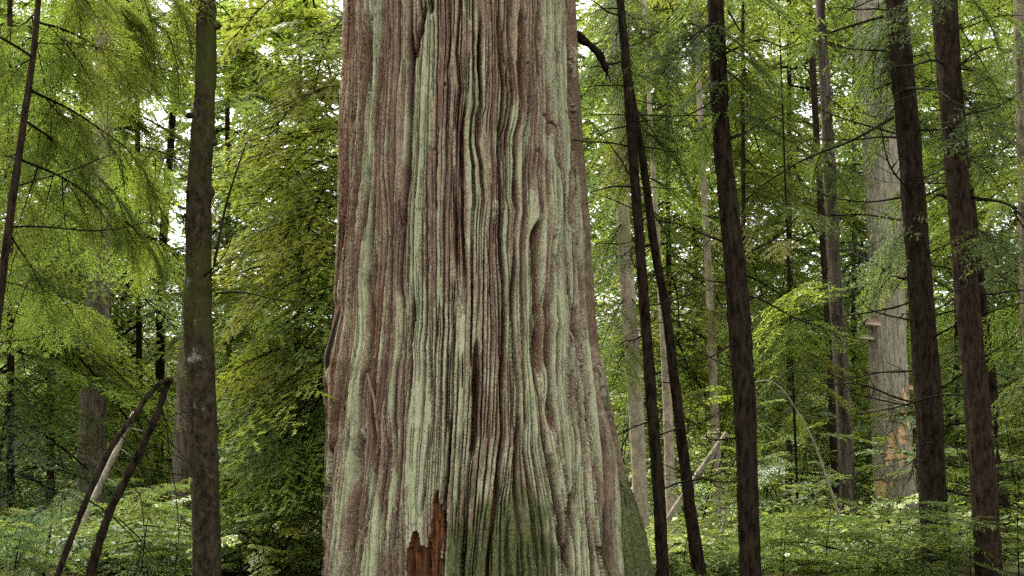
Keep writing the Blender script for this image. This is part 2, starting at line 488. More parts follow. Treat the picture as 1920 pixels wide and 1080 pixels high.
# full-height seams between bark ridges (x, y in photo pixels)
GUIDES = [
    [(668, -300), (667, 12), (665, 75), (663, 150), (660, 220), (657, 295), (655, 370), (652, 420), (643, 495), (640, 540), (637, 575), (630, 605), (624, 630), (619, 665), (616, 690), (620, 760), (618, 840), (614, 920), (610, 1000), (606, 1080), (600, 1180)],
    [(703, -300), (701, 0), (700, 62), (698, 100), (695, 137), (691, 175), (686, 212), (684, 250), (680, 282), (675, 345), (671, 382), (667, 430), (664, 500), (663, 560), (660, 602), (656, 650), (651, 690), (646, 740), (637, 790), (636, 822), (630, 847), (627, 885), (622, 922), (619, 960), (615, 997), (611, 1047), (608, 1080), (604, 1180)],
    [(724, -300), (723, 0), (722, 95), (722, 125), (720, 162), (716, 192), (713, 225), (712, 262), (714, 295), (711, 345), (706, 407), (702, 445), (700, 482), (696, 532), (700, 590), (703, 627), (702, 652), (696, 690), (688, 715), (685, 740), (682, 777), (683, 817), (680, 847), (679, 885), (676, 922), (672, 947), (669, 972), (665, 1010), (659, 1047), (654, 1080), (644, 1180)],
    [(742, -300), (741, 25), (742, 62), (741, 100), (737, 135), (736, 187), (734, 225), (731, 285), (730, 332), (735, 395), (736, 450), (730, 520), (726, 570), (722, 640), (715, 715), (710, 777), (716, 822), (708, 870), (704, 902), (700, 930), (694, 960), (690, 1000), (682, 1047), (676, 1080), (666, 1180)],
    [(762, -300), (760, 0), (760, 112), (757, 150), (754, 187), (751, 250), (751, 282), (750, 332), (747, 382), (746, 420), (742, 470), (741, 520), (741, 552), (740, 620), (739, 680), (736, 715), (731, 777), (738, 830), (736, 872), (730, 905), (726, 930), (725, 960), (725, 1010), (725, 1047), (722, 1180)],
    [(783, -300), (781, 0), (781, 25), (780, 75), (779, 112), (780, 150), (779, 200), (776, 250), (776, 282), (772, 332), (767, 370), (765, 410), (763, 440), (760, 480), (757, 532), (764, 580), (764, 627), (760, 665), (754, 690), (751, 730), (748, 777), (752, 830), (750, 900), (748, 960), (743, 1022), (740, 1060), (735, 1180)],
    [(808, -300), (806, 60), (804, 82), (800, 125), (798, 175), (796, 225), (795, 262), (792, 320), (787, 382), (785, 420), (784, 480), (785, 540), (786, 575), (785, 602), (782, 627), (779, 652), (784, 675), (783, 690), (780, 727), (774, 770), (770, 822), (769, 885), (765, 930), (768, 985), (772, 1040), (772, 1180)],
    [(826, -300), (823, 10), (824, 50), (824, 110), (822, 180), (822, 260), (820, 330), (822, 420), (820, 520), (822, 600), (824, 700), (822, 790), (812, 860), (806, 930), (806, 1000), (804, 1080), (804, 1180)],
    [(858, -300), (857, 75), (854, 107), (850, 135), (852, 160), (850, 200), (847, 270), (847, 320), (844, 370), (842, 420), (844, 470), (844, 507), (844, 577), (845, 615), (842, 652), (841, 690), (840, 715), (839, 765), (838, 810), (836, 870), (832, 930), (830, 1000), (828, 1080), (828, 1180)],
    [(878, -300), (875, 12), (871, 62), (868, 100), (872, 140), (875, 162), (871, 200), (868, 250), (868, 300), (866, 380), (867, 482), (868, 540), (866, 577), (864, 640), (862, 690), (860, 750), (858, 790), (856, 822), (854, 847), (851, 885), (847, 910), (845, 935), (843, 960), (842, 1000), (840, 1080), (838, 1180)],
    [(890, -300), (888, 100), (887, 160), (885, 195), (881, 220), (877, 250), (877, 282), (877, 345), (882, 445), (885, 482), (887, 520), (886, 600), (884, 680), (880, 760), (876, 830), (872, 900), (868, 960), (864, 1040), (860, 1180)],
    [(916, -300), (914, 0), (914, 50), (912, 87), (912, 125), (913, 162), (914, 200), (907, 217), (905, 250), (905, 272), (910, 295), (914, 310), (916, 345), (919, 375), (915, 400), (912, 425), (911, 457), (911, 540), (909, 577), (906, 615), (905, 652), (905, 690), (904, 740), (901, 777), (901, 817), (897, 835), (892, 872), (889, 910), (886, 947), (884, 985), (882, 1022), (878, 1055), (872, 1180)],
    [(938, -300), (941, 40), (942, 75), (942, 137), (941, 175), (937, 207), (935, 225), (934, 250), (934, 270), (936, 295), (938, 330), (934, 400), (934, 480), (936, 560), (938, 640), (932, 720), (928, 800), (922, 870), (914, 940), (906, 1000), (898, 1080), (894, 1180)],
    [(950, -300), (950, 0), (951, 60), (953, 100), (955, 137), (956, 165), (955, 187), (952, 220), (947, 250), (946, 282), (947, 320), (949, 357), (949, 382), (949, 420), (947, 440), (950, 465), (952, 495), (955, 530), (956, 577), (957, 615), (956, 640), (956, 677), (953, 702), (953, 740), (953, 790), (954, 815), (949, 847), (945, 872), (941, 910), (939, 935), (934, 965), (930, 997), (926, 1022), (922, 1060), (916, 1180)],
    [(966, -300), (964, 50), (963, 75), (965, 100), (969, 140), (972, 175), (970, 205), (964, 235), (959, 257), (961, 295), (962, 332), (961, 370), (967, 395), (964, 432), (963, 482), (966, 520), (968, 560), (968, 665), (970, 715), (970, 765), (967, 835), (962, 860), (956, 910), (949, 940), (946, 985), (944, 1080), (942, 1180)],
    [(992, -300), (990, 0), (991, 50), (990, 100), (991, 125), (992, 155), (994, 187), (993, 212), (988, 237), (981, 260), (979, 282), (980, 307), (978, 345), (978, 370), (982, 395), (978, 420), (975, 470), (976, 507), (973, 552), (973, 602), (975, 627), (977, 652), (979, 690), (982, 730), (980, 790), (978, 830), (975, 872), (973, 922), (976, 972), (979, 1010), (980, 1180)],
    [(1008, -300), (1010, 125), (1010, 175), (1009, 205), (1004, 235), (999, 260), (997, 290), (996, 320), (995, 370), (995, 395), (992, 425), (989, 457), (989, 532), (991, 577), (994, 615), (994, 680), (995, 740), (996, 790), (993, 847), (1000, 897), (1006, 940), (1012, 1000), (1018, 1060), (1022, 1180)],
    [(1022, -300), (1023, 20), (1020, 50), (1020, 100), (1022, 160), (1024, 200), (1022, 240), (1020, 295), (1020, 332), (1022, 370), (1024, 395), (1021, 425), (1015, 445), (1014, 520), (1012, 552), (1010, 602), (1010, 640), (1011, 677), (1015, 715), (1021, 752), (1024, 790), (1026, 817), (1030, 842), (1038, 880), (1045, 917), (1051, 947), (1057, 972), (1061, 1005), (1062, 1035), (1058, 1180)],
    [(1036, -300), (1034, 60), (1032, 130), (1034, 180), (1036, 225), (1034, 280), (1036, 340), (1038, 400), (1036, 450), (1032, 520), (1028, 565), (1027, 602), (1027, 640), (1028, 680), (1030, 715), (1032, 765), (1040, 820), (1052, 880), (1058, 917), (1063, 947), (1068, 985), (1068, 1035), (1064, 1180)],
    [(1050, -300), (1052, 0), (1052, 75), (1053, 125), (1054, 162), (1057, 200), (1056, 237), (1051, 295), (1060, 320), (1063, 357), (1064, 395), (1060, 432), (1052, 482), (1053, 520), (1054, 560), (1056, 600), (1054, 680), (1056, 760), (1064, 830), (1072, 900), (1074, 950), (1073, 975), (1072, 1022), (1070, 1180)],
    [(1062, -300), (1065, 25), (1064, 100), (1066, 162), (1069, 212), (1072, 260), (1072, 310), (1072, 357), (1072, 395), (1072, 432), (1073, 470), (1075, 507), (1076, 540), (1082, 580), (1084, 640), (1082, 700), (1082, 752), (1083, 790), (1087, 822), (1089, 860), (1085, 897), (1084, 935), (1086, 985), (1088, 1040), (1090, 1180)],
    [(1070, -300), (1072, 75), (1074, 150), (1076, 200), (1080, 250), (1080, 295), (1082, 345), (1081, 395), (1084, 445), (1086, 495), (1087, 532), (1088, 565), (1089, 615), (1094, 640), (1096, 690), (1095, 740), (1099, 790), (1102, 822), (1104, 847), (1105, 885), (1106, 930), (1110, 985), (1114, 1040), (1118, 1180)],
    [(1076, -300), (1080, 100), (1083, 200), (1090, 295), (1092, 345), (1094, 420), (1095, 470), (1099, 532), (1101, 565), (1101, 615), (1103, 665), (1106, 715), (1112, 790), (1120, 847), (1124, 900), (1128, 960), (1132, 1020), (1138, 1080), (1146, 1180)],
    [(1079, -300), (1083, 100), (1087, 200), (1097, 295), (1102, 357), (1105, 420), (1108, 482), (1112, 540), (1116, 602), (1119, 652), (1124, 702), (1130, 740), (1134, 790), (1136, 815), (1140, 847), (1144, 885), (1146, 922), (1145, 960), (1147, 1010), (1150, 1060), (1158, 1180)],
    [(1080, -300), (1085, 100), (1089, 200), (1099, 295), (1105, 400), (1112, 500), (1118, 600), (1124, 680), (1136, 740), (1148, 790), (1157, 822), (1167, 872), (1171, 935), (1173, 985), (1176, 1035), (1180, 1080), (1192, 1180)],
]
# seams that are dark, deep clefts over part of their run, and short cracks: (points, half width px, depth m)
FURROWS = [
    (GUIDES[0], 2.6, .04), 
    (GUIDES[1], 4.6, .06), (GUIDES[2], 3.3, .045), ([(697, 560), (704, 627), (700, 670)], 4, .03), ([(684, 817), (680, 847), (679, 885), (676, 922), (670, 960), (664, 1010), (657, 1060), (652, 1100)], 6, .07),
    (GUIDES[3], 1.20, 0.0072), (GUIDES[4], 2.6, .04), (GUIDES[5], 2.2, .03), ([(781, 60), (779, 112), (781, 150), (780, 200), (777, 250), (776, 282), (772, 332), (767, 375), (763, 430)], 4.2, .07),
    ([(808, 8), (803, 40), (797, 62), (790, 95), (784, 120)], 3.5, .05), ([(820, 0), (820, 20)], 4.5, .06), (GUIDES[6], 1.4, .015), ([(786, 560), (785, 602), (782, 627), (779, 655)], 3, .05),
    ([(784, 660), (783, 690), (780, 727), (776, 765)], 2.5, .04), (GUIDES[8], 1.36, 0.0088), ([(857, 60), (854, 107), (848, 135)], 2.2, .03), (GUIDES[9], 2.3, .03), ([(858, 790), (854, 847), (851, 885), (846, 920), (842, 950)], 3.0, .05),
    (GUIDES[10], 1.36, 0.0088), ([(885, 190), (881, 220), (877, 250), (877, 290), (876, 340)], 3, .035), (GUIDES[11], 3.2, .05), ([(917, 205), (912, 225), (909, 262)], 6, .03), ([(906, 640), (905, 690), (903, 760), (901, 810), (894, 860)], 4.5, .05),
    (GUIDES[12], 1.12, 0.0060), (GUIDES[13], 3.0, .045), (GUIDES[14], 1.44, 0.0120), (GUIDES[15], 3.0, .045), ([(991, 20), (991, 100), (993, 150), (995, 210)], 5, .04), (GUIDES[16], 1.60, 0.0120), (GUIDES[17], 2.4, .035),
    ([(1021, 420), (1016, 450), (1017, 520), (1018, 580), (1019, 640), (1022, 700)], 6, .045), ([(1024, 18), (1020, 50), (1020, 90)], 5, .035), ([(1036, 560), (1038, 640), (1040, 720), (1042, 800)], 5, .03),
    ([(1043, 860), (1050, 900), (1056, 950), (1061, 1000), (1066, 1060)], 4.5, .06), ([(1030, 212), (1035, 225), (1045, 233), (1056, 243)], 3, .035), (GUIDES[19], 3.0, .045), (GUIDES[20], 2.3, .035), (GUIDES[21], 3.0, .05), (GUIDES[22], 2.6, .045), (GUIDES[23], 3.4, .08), (GUIDES[24], 2.4, .045),
    ([(1143, 830), (1146, 900), (1144, 960), (1147, 1020), (1150, 1080)], 5, .05), ([(1080, 930), (1076, 970), (1075, 1020), (1075, 1090)], 7, .05),
    ([(667, 200), (668, 260)], 1.2, .012), ([(704, 280), (695, 340), (690, 400), (682, 460), (674, 510), (668, 550)], 1.8, .022), ([(735, 640), (730, 720), (722, 790), (716, 850)], 1.5, .02),
    ([(752, 690), (750, 740), (747, 790)], 1.6, .02), ([(767, 700), (765, 752), (764, 800), (761, 870), (755, 940), (749, 985), (744, 1030)], 1.6, .022), ([(697, 905), (690, 960), (686, 1020), (676, 1060)], 1.8, .02),
    ([(808, 912), (803, 935), (798, 970)], 2.2, .025), ([(902, 930), (899, 965), (896, 1000)], 1.4, .02), ([(966, 825), (962, 860), (955, 910), (947, 945)], 1.5, .022), ([(992, 840), (1000, 900), (1004, 930)], 1.6, .022),
    ([(1005, 830), (1010, 872), (1016, 917), (1020, 960), (1025, 1010), (1029, 1060)], 1.9, .03), ([(1035, 955), (1040, 997), (1044, 1050)], 1.5, .02), ([(960, 1000), (964, 970), (958, 1040)], 1.2, .015),
    ([(835, 560), (833, 600), (832, 640)], 1.4, .016), ([(984, 790), (980, 815), (977, 840)], 4, .04), ([(1100, 940), (1098, 1000), (1095, 1060)], 1.5, .02), ([(1120, 950), (1122, 1010), (1126, 1070)], 1.5, .02),
    ([(1048, 430), (1046, 470), (1047, 520)], 1.5, .02), ([(830, 280), (826, 340), (832, 400)], 1.1, .01), ([(860, 430), (866, 500), (872, 560)], 1.3, .016), ([(640, 30), (650, 200), (646, 400)], 1.3, .014),
    ([(700, 15), (690, 90), (688, 140)], 1.2, .012), ([(677, 60), (676, 160), (672, 240)], 1.2, .012), ([(930, 60), (928, 140), (922, 190)], 1.2, .014), ([(923, 430), (930, 520), (926, 600)], 1.0, .01),
]
# pale lichen streaks: (points with half width px, strength)
LICHEN = [
    ([(710, -300, 8), (710, 0, 8), (710, 60, 9), (708, 100, 9), (703, 150, 9), (699, 190, 9), (696, 230, 8), (698, 282, 9), (697, 340, 9), (695, 382, 9), (692, 445, 9), (689, 495, 8), (687, 532, 8), (687, 552, 9), (682, 602, 10), (680, 652, 10), (676, 690, 10), (671, 740, 9), (668, 790, 10), (664, 835, 11), (661, 885, 11), (656, 922, 10), (650, 960, 8)], .95),
    ([(772, 110, 4), (771, 250, 4), (768, 330, 3)], .8),
    ([(814, -300, 10), (812, 25, 9), (815, 75, 11), (812, 125, 12), (810, 175, 13), (808, 225, 13), (802, 280, 14), (795, 345, 14), (793, 395, 14), (788, 445, 14), (786, 507, 15), (800, 552, 22), (800, 615, 20), (802, 715, 22), (802, 790, 24), (806, 835, 36), (804, 910, 36), (790, 960, 28), (786, 1000, 20)], .95),
    ([(792, 105, 5), (790, 175, 6), (787, 250, 7), (782, 300, 6)], .9),
    ([(897, 122, 13), (897, 175, 14), (894, 212, 12), (892, 250, 11), (896, 295, 10), (898, 370, 11), (898, 400, 9), (890, 460, 5)], .85),
    ([(951, 165, 4), (949, 212, 5), (942, 250, 5), (940, 290, 4)], .9),
    ([(979, 185, 5), (977, 225, 6), (970, 255, 7), (970, 295, 7), (967, 332, 7), (964, 375, 7), (957, 420, 7), (957, 470, 6), (962, 507, 6), (963, 552, 6), (966, 602, 5), (968, 680, 4)], .95),
    ([(1006, 205, 5), (1001, 250, 6), (990, 275, 6), (987, 310, 5), (985, 340, 4)], .95),
    ([(1036, -300, 10), (1040, 0, 9), (1042, 50, 11), (1044, 112, 10), (1044, 150, 11), (1046, 187, 9), (1051, 225, 8)], .85),
    ([(1058, -300, 6), (1060, 25, 7), (1062, 125, 8), (1065, 200, 7), (1070, 250, 6), (1074, 295, 6), (1076, 395, 7), (1079, 495, 7), (1086, 560, 6), (1090, 640, 4)], .9),
    ([(1040, 270, 8), (1045, 295, 13), (1050, 345, 14), (1054, 395, 13), (1057, 445, 13), (1062, 507, 12), (1068, 565, 13), (1070, 640, 11), (1071, 740, 12), (1075, 835, 12), (1072, 890, 10)], .85),
    ([(1005, 350, 7), (1007, 382, 9), (1008, 410, 9), (1003, 450, 8), (1001, 482, 8), (1001, 532, 9), (1001, 565, 11), (1000, 602, 9), (1002, 690, 9), (1006, 740, 11), (1010, 790, 12), (1018, 835, 13), (1030, 885, 13), (1037, 935, 13), (1042, 985, 12), (1049, 1035, 10), (1054, 1090, 9)], .9),
    ([(985, 730, 4), (989, 770, 5), (994, 810, 5), (1000, 860, 5)], .9), ([(985, 500, 4), (984, 560, 5), (983, 600, 4)], .8),
    ([(1109, 540, 6), (1110, 615, 8), (1114, 715, 8), (1120, 790, 8), (1130, 860, 8), (1136, 900, 8)], .75), ([(1094, 300, 4), (1098, 420, 4), (1102, 520, 4)], .6),
    ([(1096, 820, 6), (1098, 900, 10), (1098, 960, 12), (1100, 1020, 12), (1102, 1090, 12)], .8), ([(1130, 940, 8), (1130, 985, 10), (1136, 1035, 8), (1138, 1090, 8)], .75), ([(1160, 960, 6), (1164, 1035, 8), (1168, 1090, 8)], .7), ([(1150, 860, 5), (1158, 920, 6)], .5),
    ([(880, 560, 8), (882, 640, 10), (880, 720, 15), (880, 790, 18), (876, 830, 14)], .62), ([(944, 490, 6), (946, 560, 6), (944, 620, 5)], .7), ([(940, 380, 6), (938, 400, 7), (934, 420, 6)], .8),
    ([(702, 880, 8), (706, 930, 12), (711, 960, 13), (714, 1010, 13), (702, 1060, 16), (696, 1100, 16)], .85), ([(754, 800, 7), (752, 860, 8), (746, 920, 8), (738, 980, 8), (732, 1040, 8)], .75), ([(622, 790, 4), (621, 850, 5), (616, 930, 3)], .7), ([(641, 900, 3), (640, 985, 3), (632, 1050, 3)], .7), ([(678, 990, 5), (672, 1050, 5)], .8),
    ([(760, 540, 7), (759, 600, 7), (758, 650, 6), (750, 690, 5), (742, 760, 5), (738, 800, 5)], .8), ([(776, 540, 5), (775, 620, 6), (768, 690, 5), (770, 760, 4)], .85),
    ([(677, 190, 4), (674, 240, 5), (676, 330, 3)], .5), ([(828, 560, 12), (826, 620, 18), (830, 690, 12), (832, 760, 12), (848, 790, 14), (844, 835, 16), (838, 900, 14)], .62), ([(866, 820, 12), (868, 860, 12)], .55), ([(866, 150, 12), (856, 170, 8)], .35),
    ([(640, 590, 5), (632, 640, 6)], .6), ([(846, 350, 8), (846, 380, 8)], .5), ([(940, 830, 22), (936, 850, 24)], .45),
]
REDZONES = [([(655, -300, 16), (650, 100, 16), (648, 300, 14), (646, 450, 12), (630, 700, 10), (616, 1000, 8)], .85), ([(690, -300, 46), (690, 300, 46), (675, 600, 40), (665, 800, 30)], .42), ([(1085, -300, 8), (1088, 300, 8), (1104, 560, 6)], .5), ([(722, 540, 14), (720, 620, 16), (716, 700, 14), (712, 780, 12), (712, 840, 10), (710, 885, 7)], .8), ([(732, 290, 14), (735, 400, 14), (728, 520, 12)], .45),
            ([(1028, 450, 9), (1024, 540, 9), (1020, 620, 8)], .8), ([(1040, 640, 9), (1042, 760, 11), (1044, 830, 11), (1050, 890, 9)], .85), ([(1076, 930, 8), (1076, 1000, 10), (1076, 1090, 11)], 1.0), ([(930, 300, 12), (928, 360, 12)], .6),
            ([(928, -100, 12), (930, 120, 12), (926, 200, 10)], .35), ([(982, 560, 6), (986, 660, 6), (984, 740, 5)], .7), ([(956, 540, 3), (958, 640, 3)], .9), ([(614, 690, 8), (614, 800, 6)], .7), ([(1022, 30, 8), (1020, 120, 8)], .5), ([(736, 900, 5), (733, 980, 5), (730, 1050, 4)], .6)]
RED_POLY = [(772, 1200), (773, 1080), (774, 1026), (783, 1021), (784, 1001), (790, 995), (797, 1001), (800, 1022), (806, 1028), (815, 1020), (818, 990), (820, 965), (823, 940), (828, 920), (832, 917), (834, 938), (839, 955), (841, 968), (838, 1000), (836, 1080), (836, 1200)]


def in_poly(x, y, poly):
    inside = np.zeros(np.shape(x), bool)
    n = len(poly)
    for i in range(n):
        x1, y1 = poly[i]
        x2, y2 = poly[(i + 1) % n]
        if y1 == y2:
            continue
        c = ((y1 > y) != (y2 > y)) & (x < (x2 - x1) * (y - y1) / (y2 - y1) + x1)
        inside ^= c
    return inside


def edge_x(pts, y):
    return np.interp(y, [a for a, _ in pts], [b for _, b in pts])


def curve_x(pts, y):
    p = sorted((q[1], q[0]) for q in pts)
    return np.interp(y, [a for a, _ in p], [b for _, b in p])


def build_giant():
    Dc = 11.25
    rows = np.concatenate([np.linspace(-300, -8, 40)[:-1], np.linspace(-8, 1090, 500), np.linspace(1090, 1180, 12)[1:]])
    nc = 720
    s = np.linspace(-1, 1, nc)
    s = 0.55 * s + 0.45 * np.sin(s * math.pi / 2)
    xl = edge_x(EDGE_L, rows)
    xr = edge_x(EDGE_R, rows)
    C = np.array([pt(a, y, Dc) for a, y in zip((xl + xr) / 2, rows)])
    W = np.array([(pt(b, y, Dc) - pt(a, y, Dc)).length for a, b, y in zip(xl, xr, rows)]) / 2
    k0 = float(np.mean(W)) / Dc
    thm = math.acos(k0)
    th_tab = np.linspace(-thm, thm, 800)
    f_tab = np.sin(th_tab) / (1 - k0 * np.cos(th_tab))
    f_tab /= f_tab[-1]
    th = np.interp(s, f_tab, th_tab)
    R = W * math.sin(thm) * 0.992
    PX = xl[:, None] + (s[None] + 1) / 2 * (xr - xl)[:, None]
    PY = rows[:, None] + 0 * PX
    nr = len(rows)
    # seams as x per row, kept in order
    G = np.array([curve_x(g_, rows) for g_ in GUIDES])
    wob = np.array([(fbm(rows / 45, np.full(nr, i * 9.7), seed=21) - 0.5) * 2.2 + (fbm(rows / 14, np.full(nr, i * 3.1), seed=22) - 0.5) * 0.7 for i in range(len(G))])
    G = np.sort(G + wob, axis=0)
    Gx = np.concatenate([xl[None], G, xr[None]])
    Gx = np.maximum.accumulate(Gx, axis=0)
    nG = len(Gx)
    gid = np.zeros(PX.shape, int)
    U = np.zeros(PX.shape)
    for r in range(nr):
        gr = Gx[r] if False else Gx[:, r] + np.arange(nG) * 1e-4
        U[r] = np.interp(PX[r], gr, np.arange(nG))
    # steps between full-height seams
    gid = np.clip(U.astype(int), 0, nG - 2)
    tt = U - gid
    wid = np.take_along_axis(np.diff(Gx, axis=0).T, gid, axis=1)
    h = np.zeros(PX.shape)
    off = (rng.random(nG) - 0.5) * 0.024
    offv = off[gid] + (fbm(PY / 260, gid * 7.3, seed=5) - 0.5) * 0.06
    edge = 1 - np.abs(2 * tt - 1)
    h += np.minimum(wid * 0.0008, 0.012) * (1 - np.abs(2 * tt - 1) ** 9)
    h += offv * np.clip(edge * 8, 0, 1)
    # flow coordinate in pixels that follows the seams
    FX = np.zeros(PX.shape)
    mean_x = Gx.mean(axis=1)
    for r in range(nr):
        FX[r] = np.interp(PX[r], Gx[:, r] + np.arange(nG) * 1e-4, mean_x)
    s_m = np.clip((FX - mean_x[0]) / (mean_x[-1] - mean_x[0]) * 2 - 1, -1, 1)
    FX = 880 + 246 * np.interp(s_m, f_tab, th_tab)          # arc length round the trunk, in pixels of its middle
    h += (fbm(FX / 30, PY / 420, seed=11, octaves=2) - 0.5) * 0.035
    rid = lambda a: 1 - np.abs(2 * a - 1)
    def strips(wd, ln, seed, jit=0.9):
        """long torn strips of bark: height 0..1 per strip, distance to its edge 0..0.5"""
        sway = (fbm(PY / (ln * 1.6), np.floor(FX / (wd * 5)) * 0 + FX / (wd * 9), seed=seed) - 0.5) * 1.5 + (vnoise(PY / 12, FX / wd, seed=seed + 1) - 0.5) * 0.08
        u = FX / wd + sway * jit
        c0 = np.floor(u)
        b0 = c0 + (_hash(c0, c0 * 0, c0 * 0, seed + 2) - 0.5) * 0.7
        lower = u < b0
        cell = np.where(lower, c0 - 1, c0)
        lo = cell + (_hash(cell, cell * 0, cell * 0, seed + 2) - 0.5) * 0.7
        hi = cell + 1 + (_hash(cell + 1, cell * 0, cell * 0, seed + 2) - 0.5) * 0.7
        e = np.minimum(u - lo, hi - u)
        yy_ = PY / ln + _hash(cell, cell * 0, cell * 0, seed + 3) * 7 + (vnoise(FX / 1.5, PY / 9, seed=seed + 4) - 0.5) * 16 / ln
        return _hash(cell, np.floor(yy_), cell * 0, seed + 5), e, hi - lo
    s1, e1, w1 = strips(13.0, 330, 310)
    s2, e2, w2 = strips(5.4, 150, 320)
    s3, e3, w3 = strips(2.3, 60, 330)
    n_a = vnoise(FX / 6.5, PY / 170, seed=31)
    n_b = vnoise(FX / 3.0, PY / 90, seed=32)
    n_c = vnoise(FX / 1.7, PY / 60, seed=33)
    grit = fbm(FX / 1.6, PY / 16.0, seed=35, octaves=2)
    gate1 = np.clip(vnoise(FX / 14, PY / 150, seed=37) * 2.6 - 0.72 + 0.35 * (PX < 752) + 0.2 * (PX > 1060), 0, 1)
    gate2 = np.clip(vnoise(FX / 8, PY / 70, seed=38) * 2.6 - 1.1 + 0.3 * (PX < 752), 0, 1)
    crk = np.maximum(np.clip(1.4 - e1 / 0.075, 0, 1) * gate1, 0.75 * np.clip(1.4 - e2 / 0.115, 0, 1) * gate2)
    h += (s1 - 0.5) * 0.018 + (s2 - 0.5) * 0.006 + (s3 - 0.5) * 0.008 + (n_c - 0.5) * 0.006 + (grit - 0.5) * 0.014
    h -= crk * 0.13
    fib = 0.26 * s1 + 0.30 * s2 + 0.26 * s3 + 0.18 * n_c
    inner = np.clip(crk * 0.8, 0, 0.8)
    depth_sum = np.zeros(PX.shape)
    for i, (pts_, w, dep) in enumerate(FURROWS):
        ys = [p[1] for p in pts_]
        y0, y1 = min(ys), max(ys)
        rr = (rows > y0 - 12) & (rows < y1 + 12)
        if not rr.any():
            continue
        yy = rows[rr]
        cx = curve_x(pts_, yy) + (fbm(yy / 22, np.full(len(yy), i * 5.1), seed=50) - 0.5) * 1.8 + (fbm(yy / 9, np.full(len(yy), i * 2.3), seed=51) - 0.5) * 0.7
        tap = np.clip((yy - y0 + 10) / 26, 0, 1) * np.clip((y1 + 10 - yy) / 26, 0, 1)
        full = y1 - y0 > 900
        mod = (np.clip(vnoise(yy / 110, np.full(len(yy), i * 11.7), seed=52) * 1.9 - 0.15, 0.15, 1.25) if full else 0.7 + 0.5 * vnoise(yy / 40, np.full(len(yy), i * 4.4), seed=53)) * tap
        ww = w * 1.25 * (0.55 + 0.75 * vnoise(yy / 55, np.full(len(yy), i * 6.1), seed=54)) * (0.5 + 0.5 * np.clip(mod, 0, 1))
        d = (PX[rr] - cx[:, None]) / np.maximum(ww, 0.6)[:, None]
        prof = np.exp(-np.abs(d) ** 4)
        depth_sum[rr] = np.maximum(depth_sum[rr], dep * mod[:, None] * prof)
        inner[rr] = np.maximum(inner[rr], np.clip(prof * mod[:, None] * min(1, dep / 0.035), 0, 1))
    h -= depth_sum * 3.2

    def paint(zones, soft=0.95):
        a = np.zeros(PX.shape)
        for pts_, st in zones:
            ys = [p[1] for p in pts_]
            y0, y1 = min(ys), max(ys)
            rr = (rows > y0 - 25) & (rows < y1 + 25)
            if not rr.any():
                continue
            yy = rows[rr]
            cx = curve_x([(p[0], p[1]) for p in pts_], yy)
            hw = curve_x([(p[2], p[1]) for p in pts_], yy) * 1.05
            jag = (vnoise(FX[rr] / 3.0, PY[rr] / 55, seed=60) - 0.5) * 9 + (vnoise(FX[rr] / 7.0, PY[rr] / 140, seed=61) - 0.5) * 9
            d = (np.abs(PX[rr] - cx[:, None]) + jag * 0.5) / hw[:, None]
            v = np.clip((1.35 - d) / soft, 0, 1)
            e = np.clip((PY[rr] - y0 + 18 + jag * 4) / 30, 0, 1) * np.clip((y1 + 18 - PY[rr] + jag * 4) / 30, 0, 1)
            a[rr] = np.maximum(a[rr], st * v * e)
        return a

    lich = paint(LICHEN)
    broad = np.interp(PX, [600, 640, 700, 745, 770, 880, 915, 960, 1000, 1060, 1130, 1200], [.12, .12, .22, .2, .5, .5, .25, .35, .4, .55, .35, .2])
    broad *= np.interp(PY, [-300, 0, 250, 450, 560, 800, 1080], [.2, .25, .4, .55, .8, 1.0, 1.0]) * np.where((PX > 905) & (PX < 955) & (PY < 820), 0.35, 1.0)
    lich = np.maximum(lich, broad * (0.75 + 0.5 * vnoise(FX / 20, PY / 90, seed=76)))
    lich = np.maximum(lich, 0.08 + 0.35 * np.clip(vnoise(FX / 7, PY / 150, seed=70) * 2.4 - 1.2, 0, 1))
    lich = (lich + (lich > 0.05) * ((s2 - 0.5) * 0.2 + (s1 - 0.5) * 0.35)).clip(0, 1) * (1 - 0.9 * np.clip(inner, 0, 1))
    gap_shade = np.zeros(PX.shape)
    red = paint(REDZONES)
    red = np.maximum(red, 0.32 * np.clip(vnoise(FX / 12, PY / 200, seed=71) * 2.2 - 1.15, 0, 1)) * (1 - lich)
    # moss on the lower middle and on the buttress
    jag = (vnoise(FX / 8, PY / 40, seed=72) - 0.5) * 130 + (vnoise(FX / 3, PY / 12, seed=74) - 0.5) * 50
    top = np.interp(PX, [600, 835, 850, 900, 960, 1030, 1060, 1140, 1165, 1240], [1500, 1200, 870, 850, 815, 830, 930, 1050, 870, 800])
    moss = np.clip((PY - top + jag) / 190, 0, 1) * 0.95
    moss = np.where(PX > 1155, np.clip((PY - 840 + jag) / 90, 0, 1) * np.clip((PX - curve_x(GUIDES[24], PY) + 6) / 8, 0, 1), moss)
    moss = np.clip(moss - 0.35 * lich * (PX > 1005) * (PX < 1150), 0, 1)
    moss = np.maximum(moss, 0.35 * np.clip((PX - 1112) / 25, 0, 1) * np.clip((PY - 500) / 200, 0, 1))
    moss *= (1 - 0.5 * inner)
    moss_bump = np.clip(moss - 0.3, 0, 1)
    h += moss_bump * (fbm(FX / 5, PY / 5, seed=73) - 0.3) * 0.02
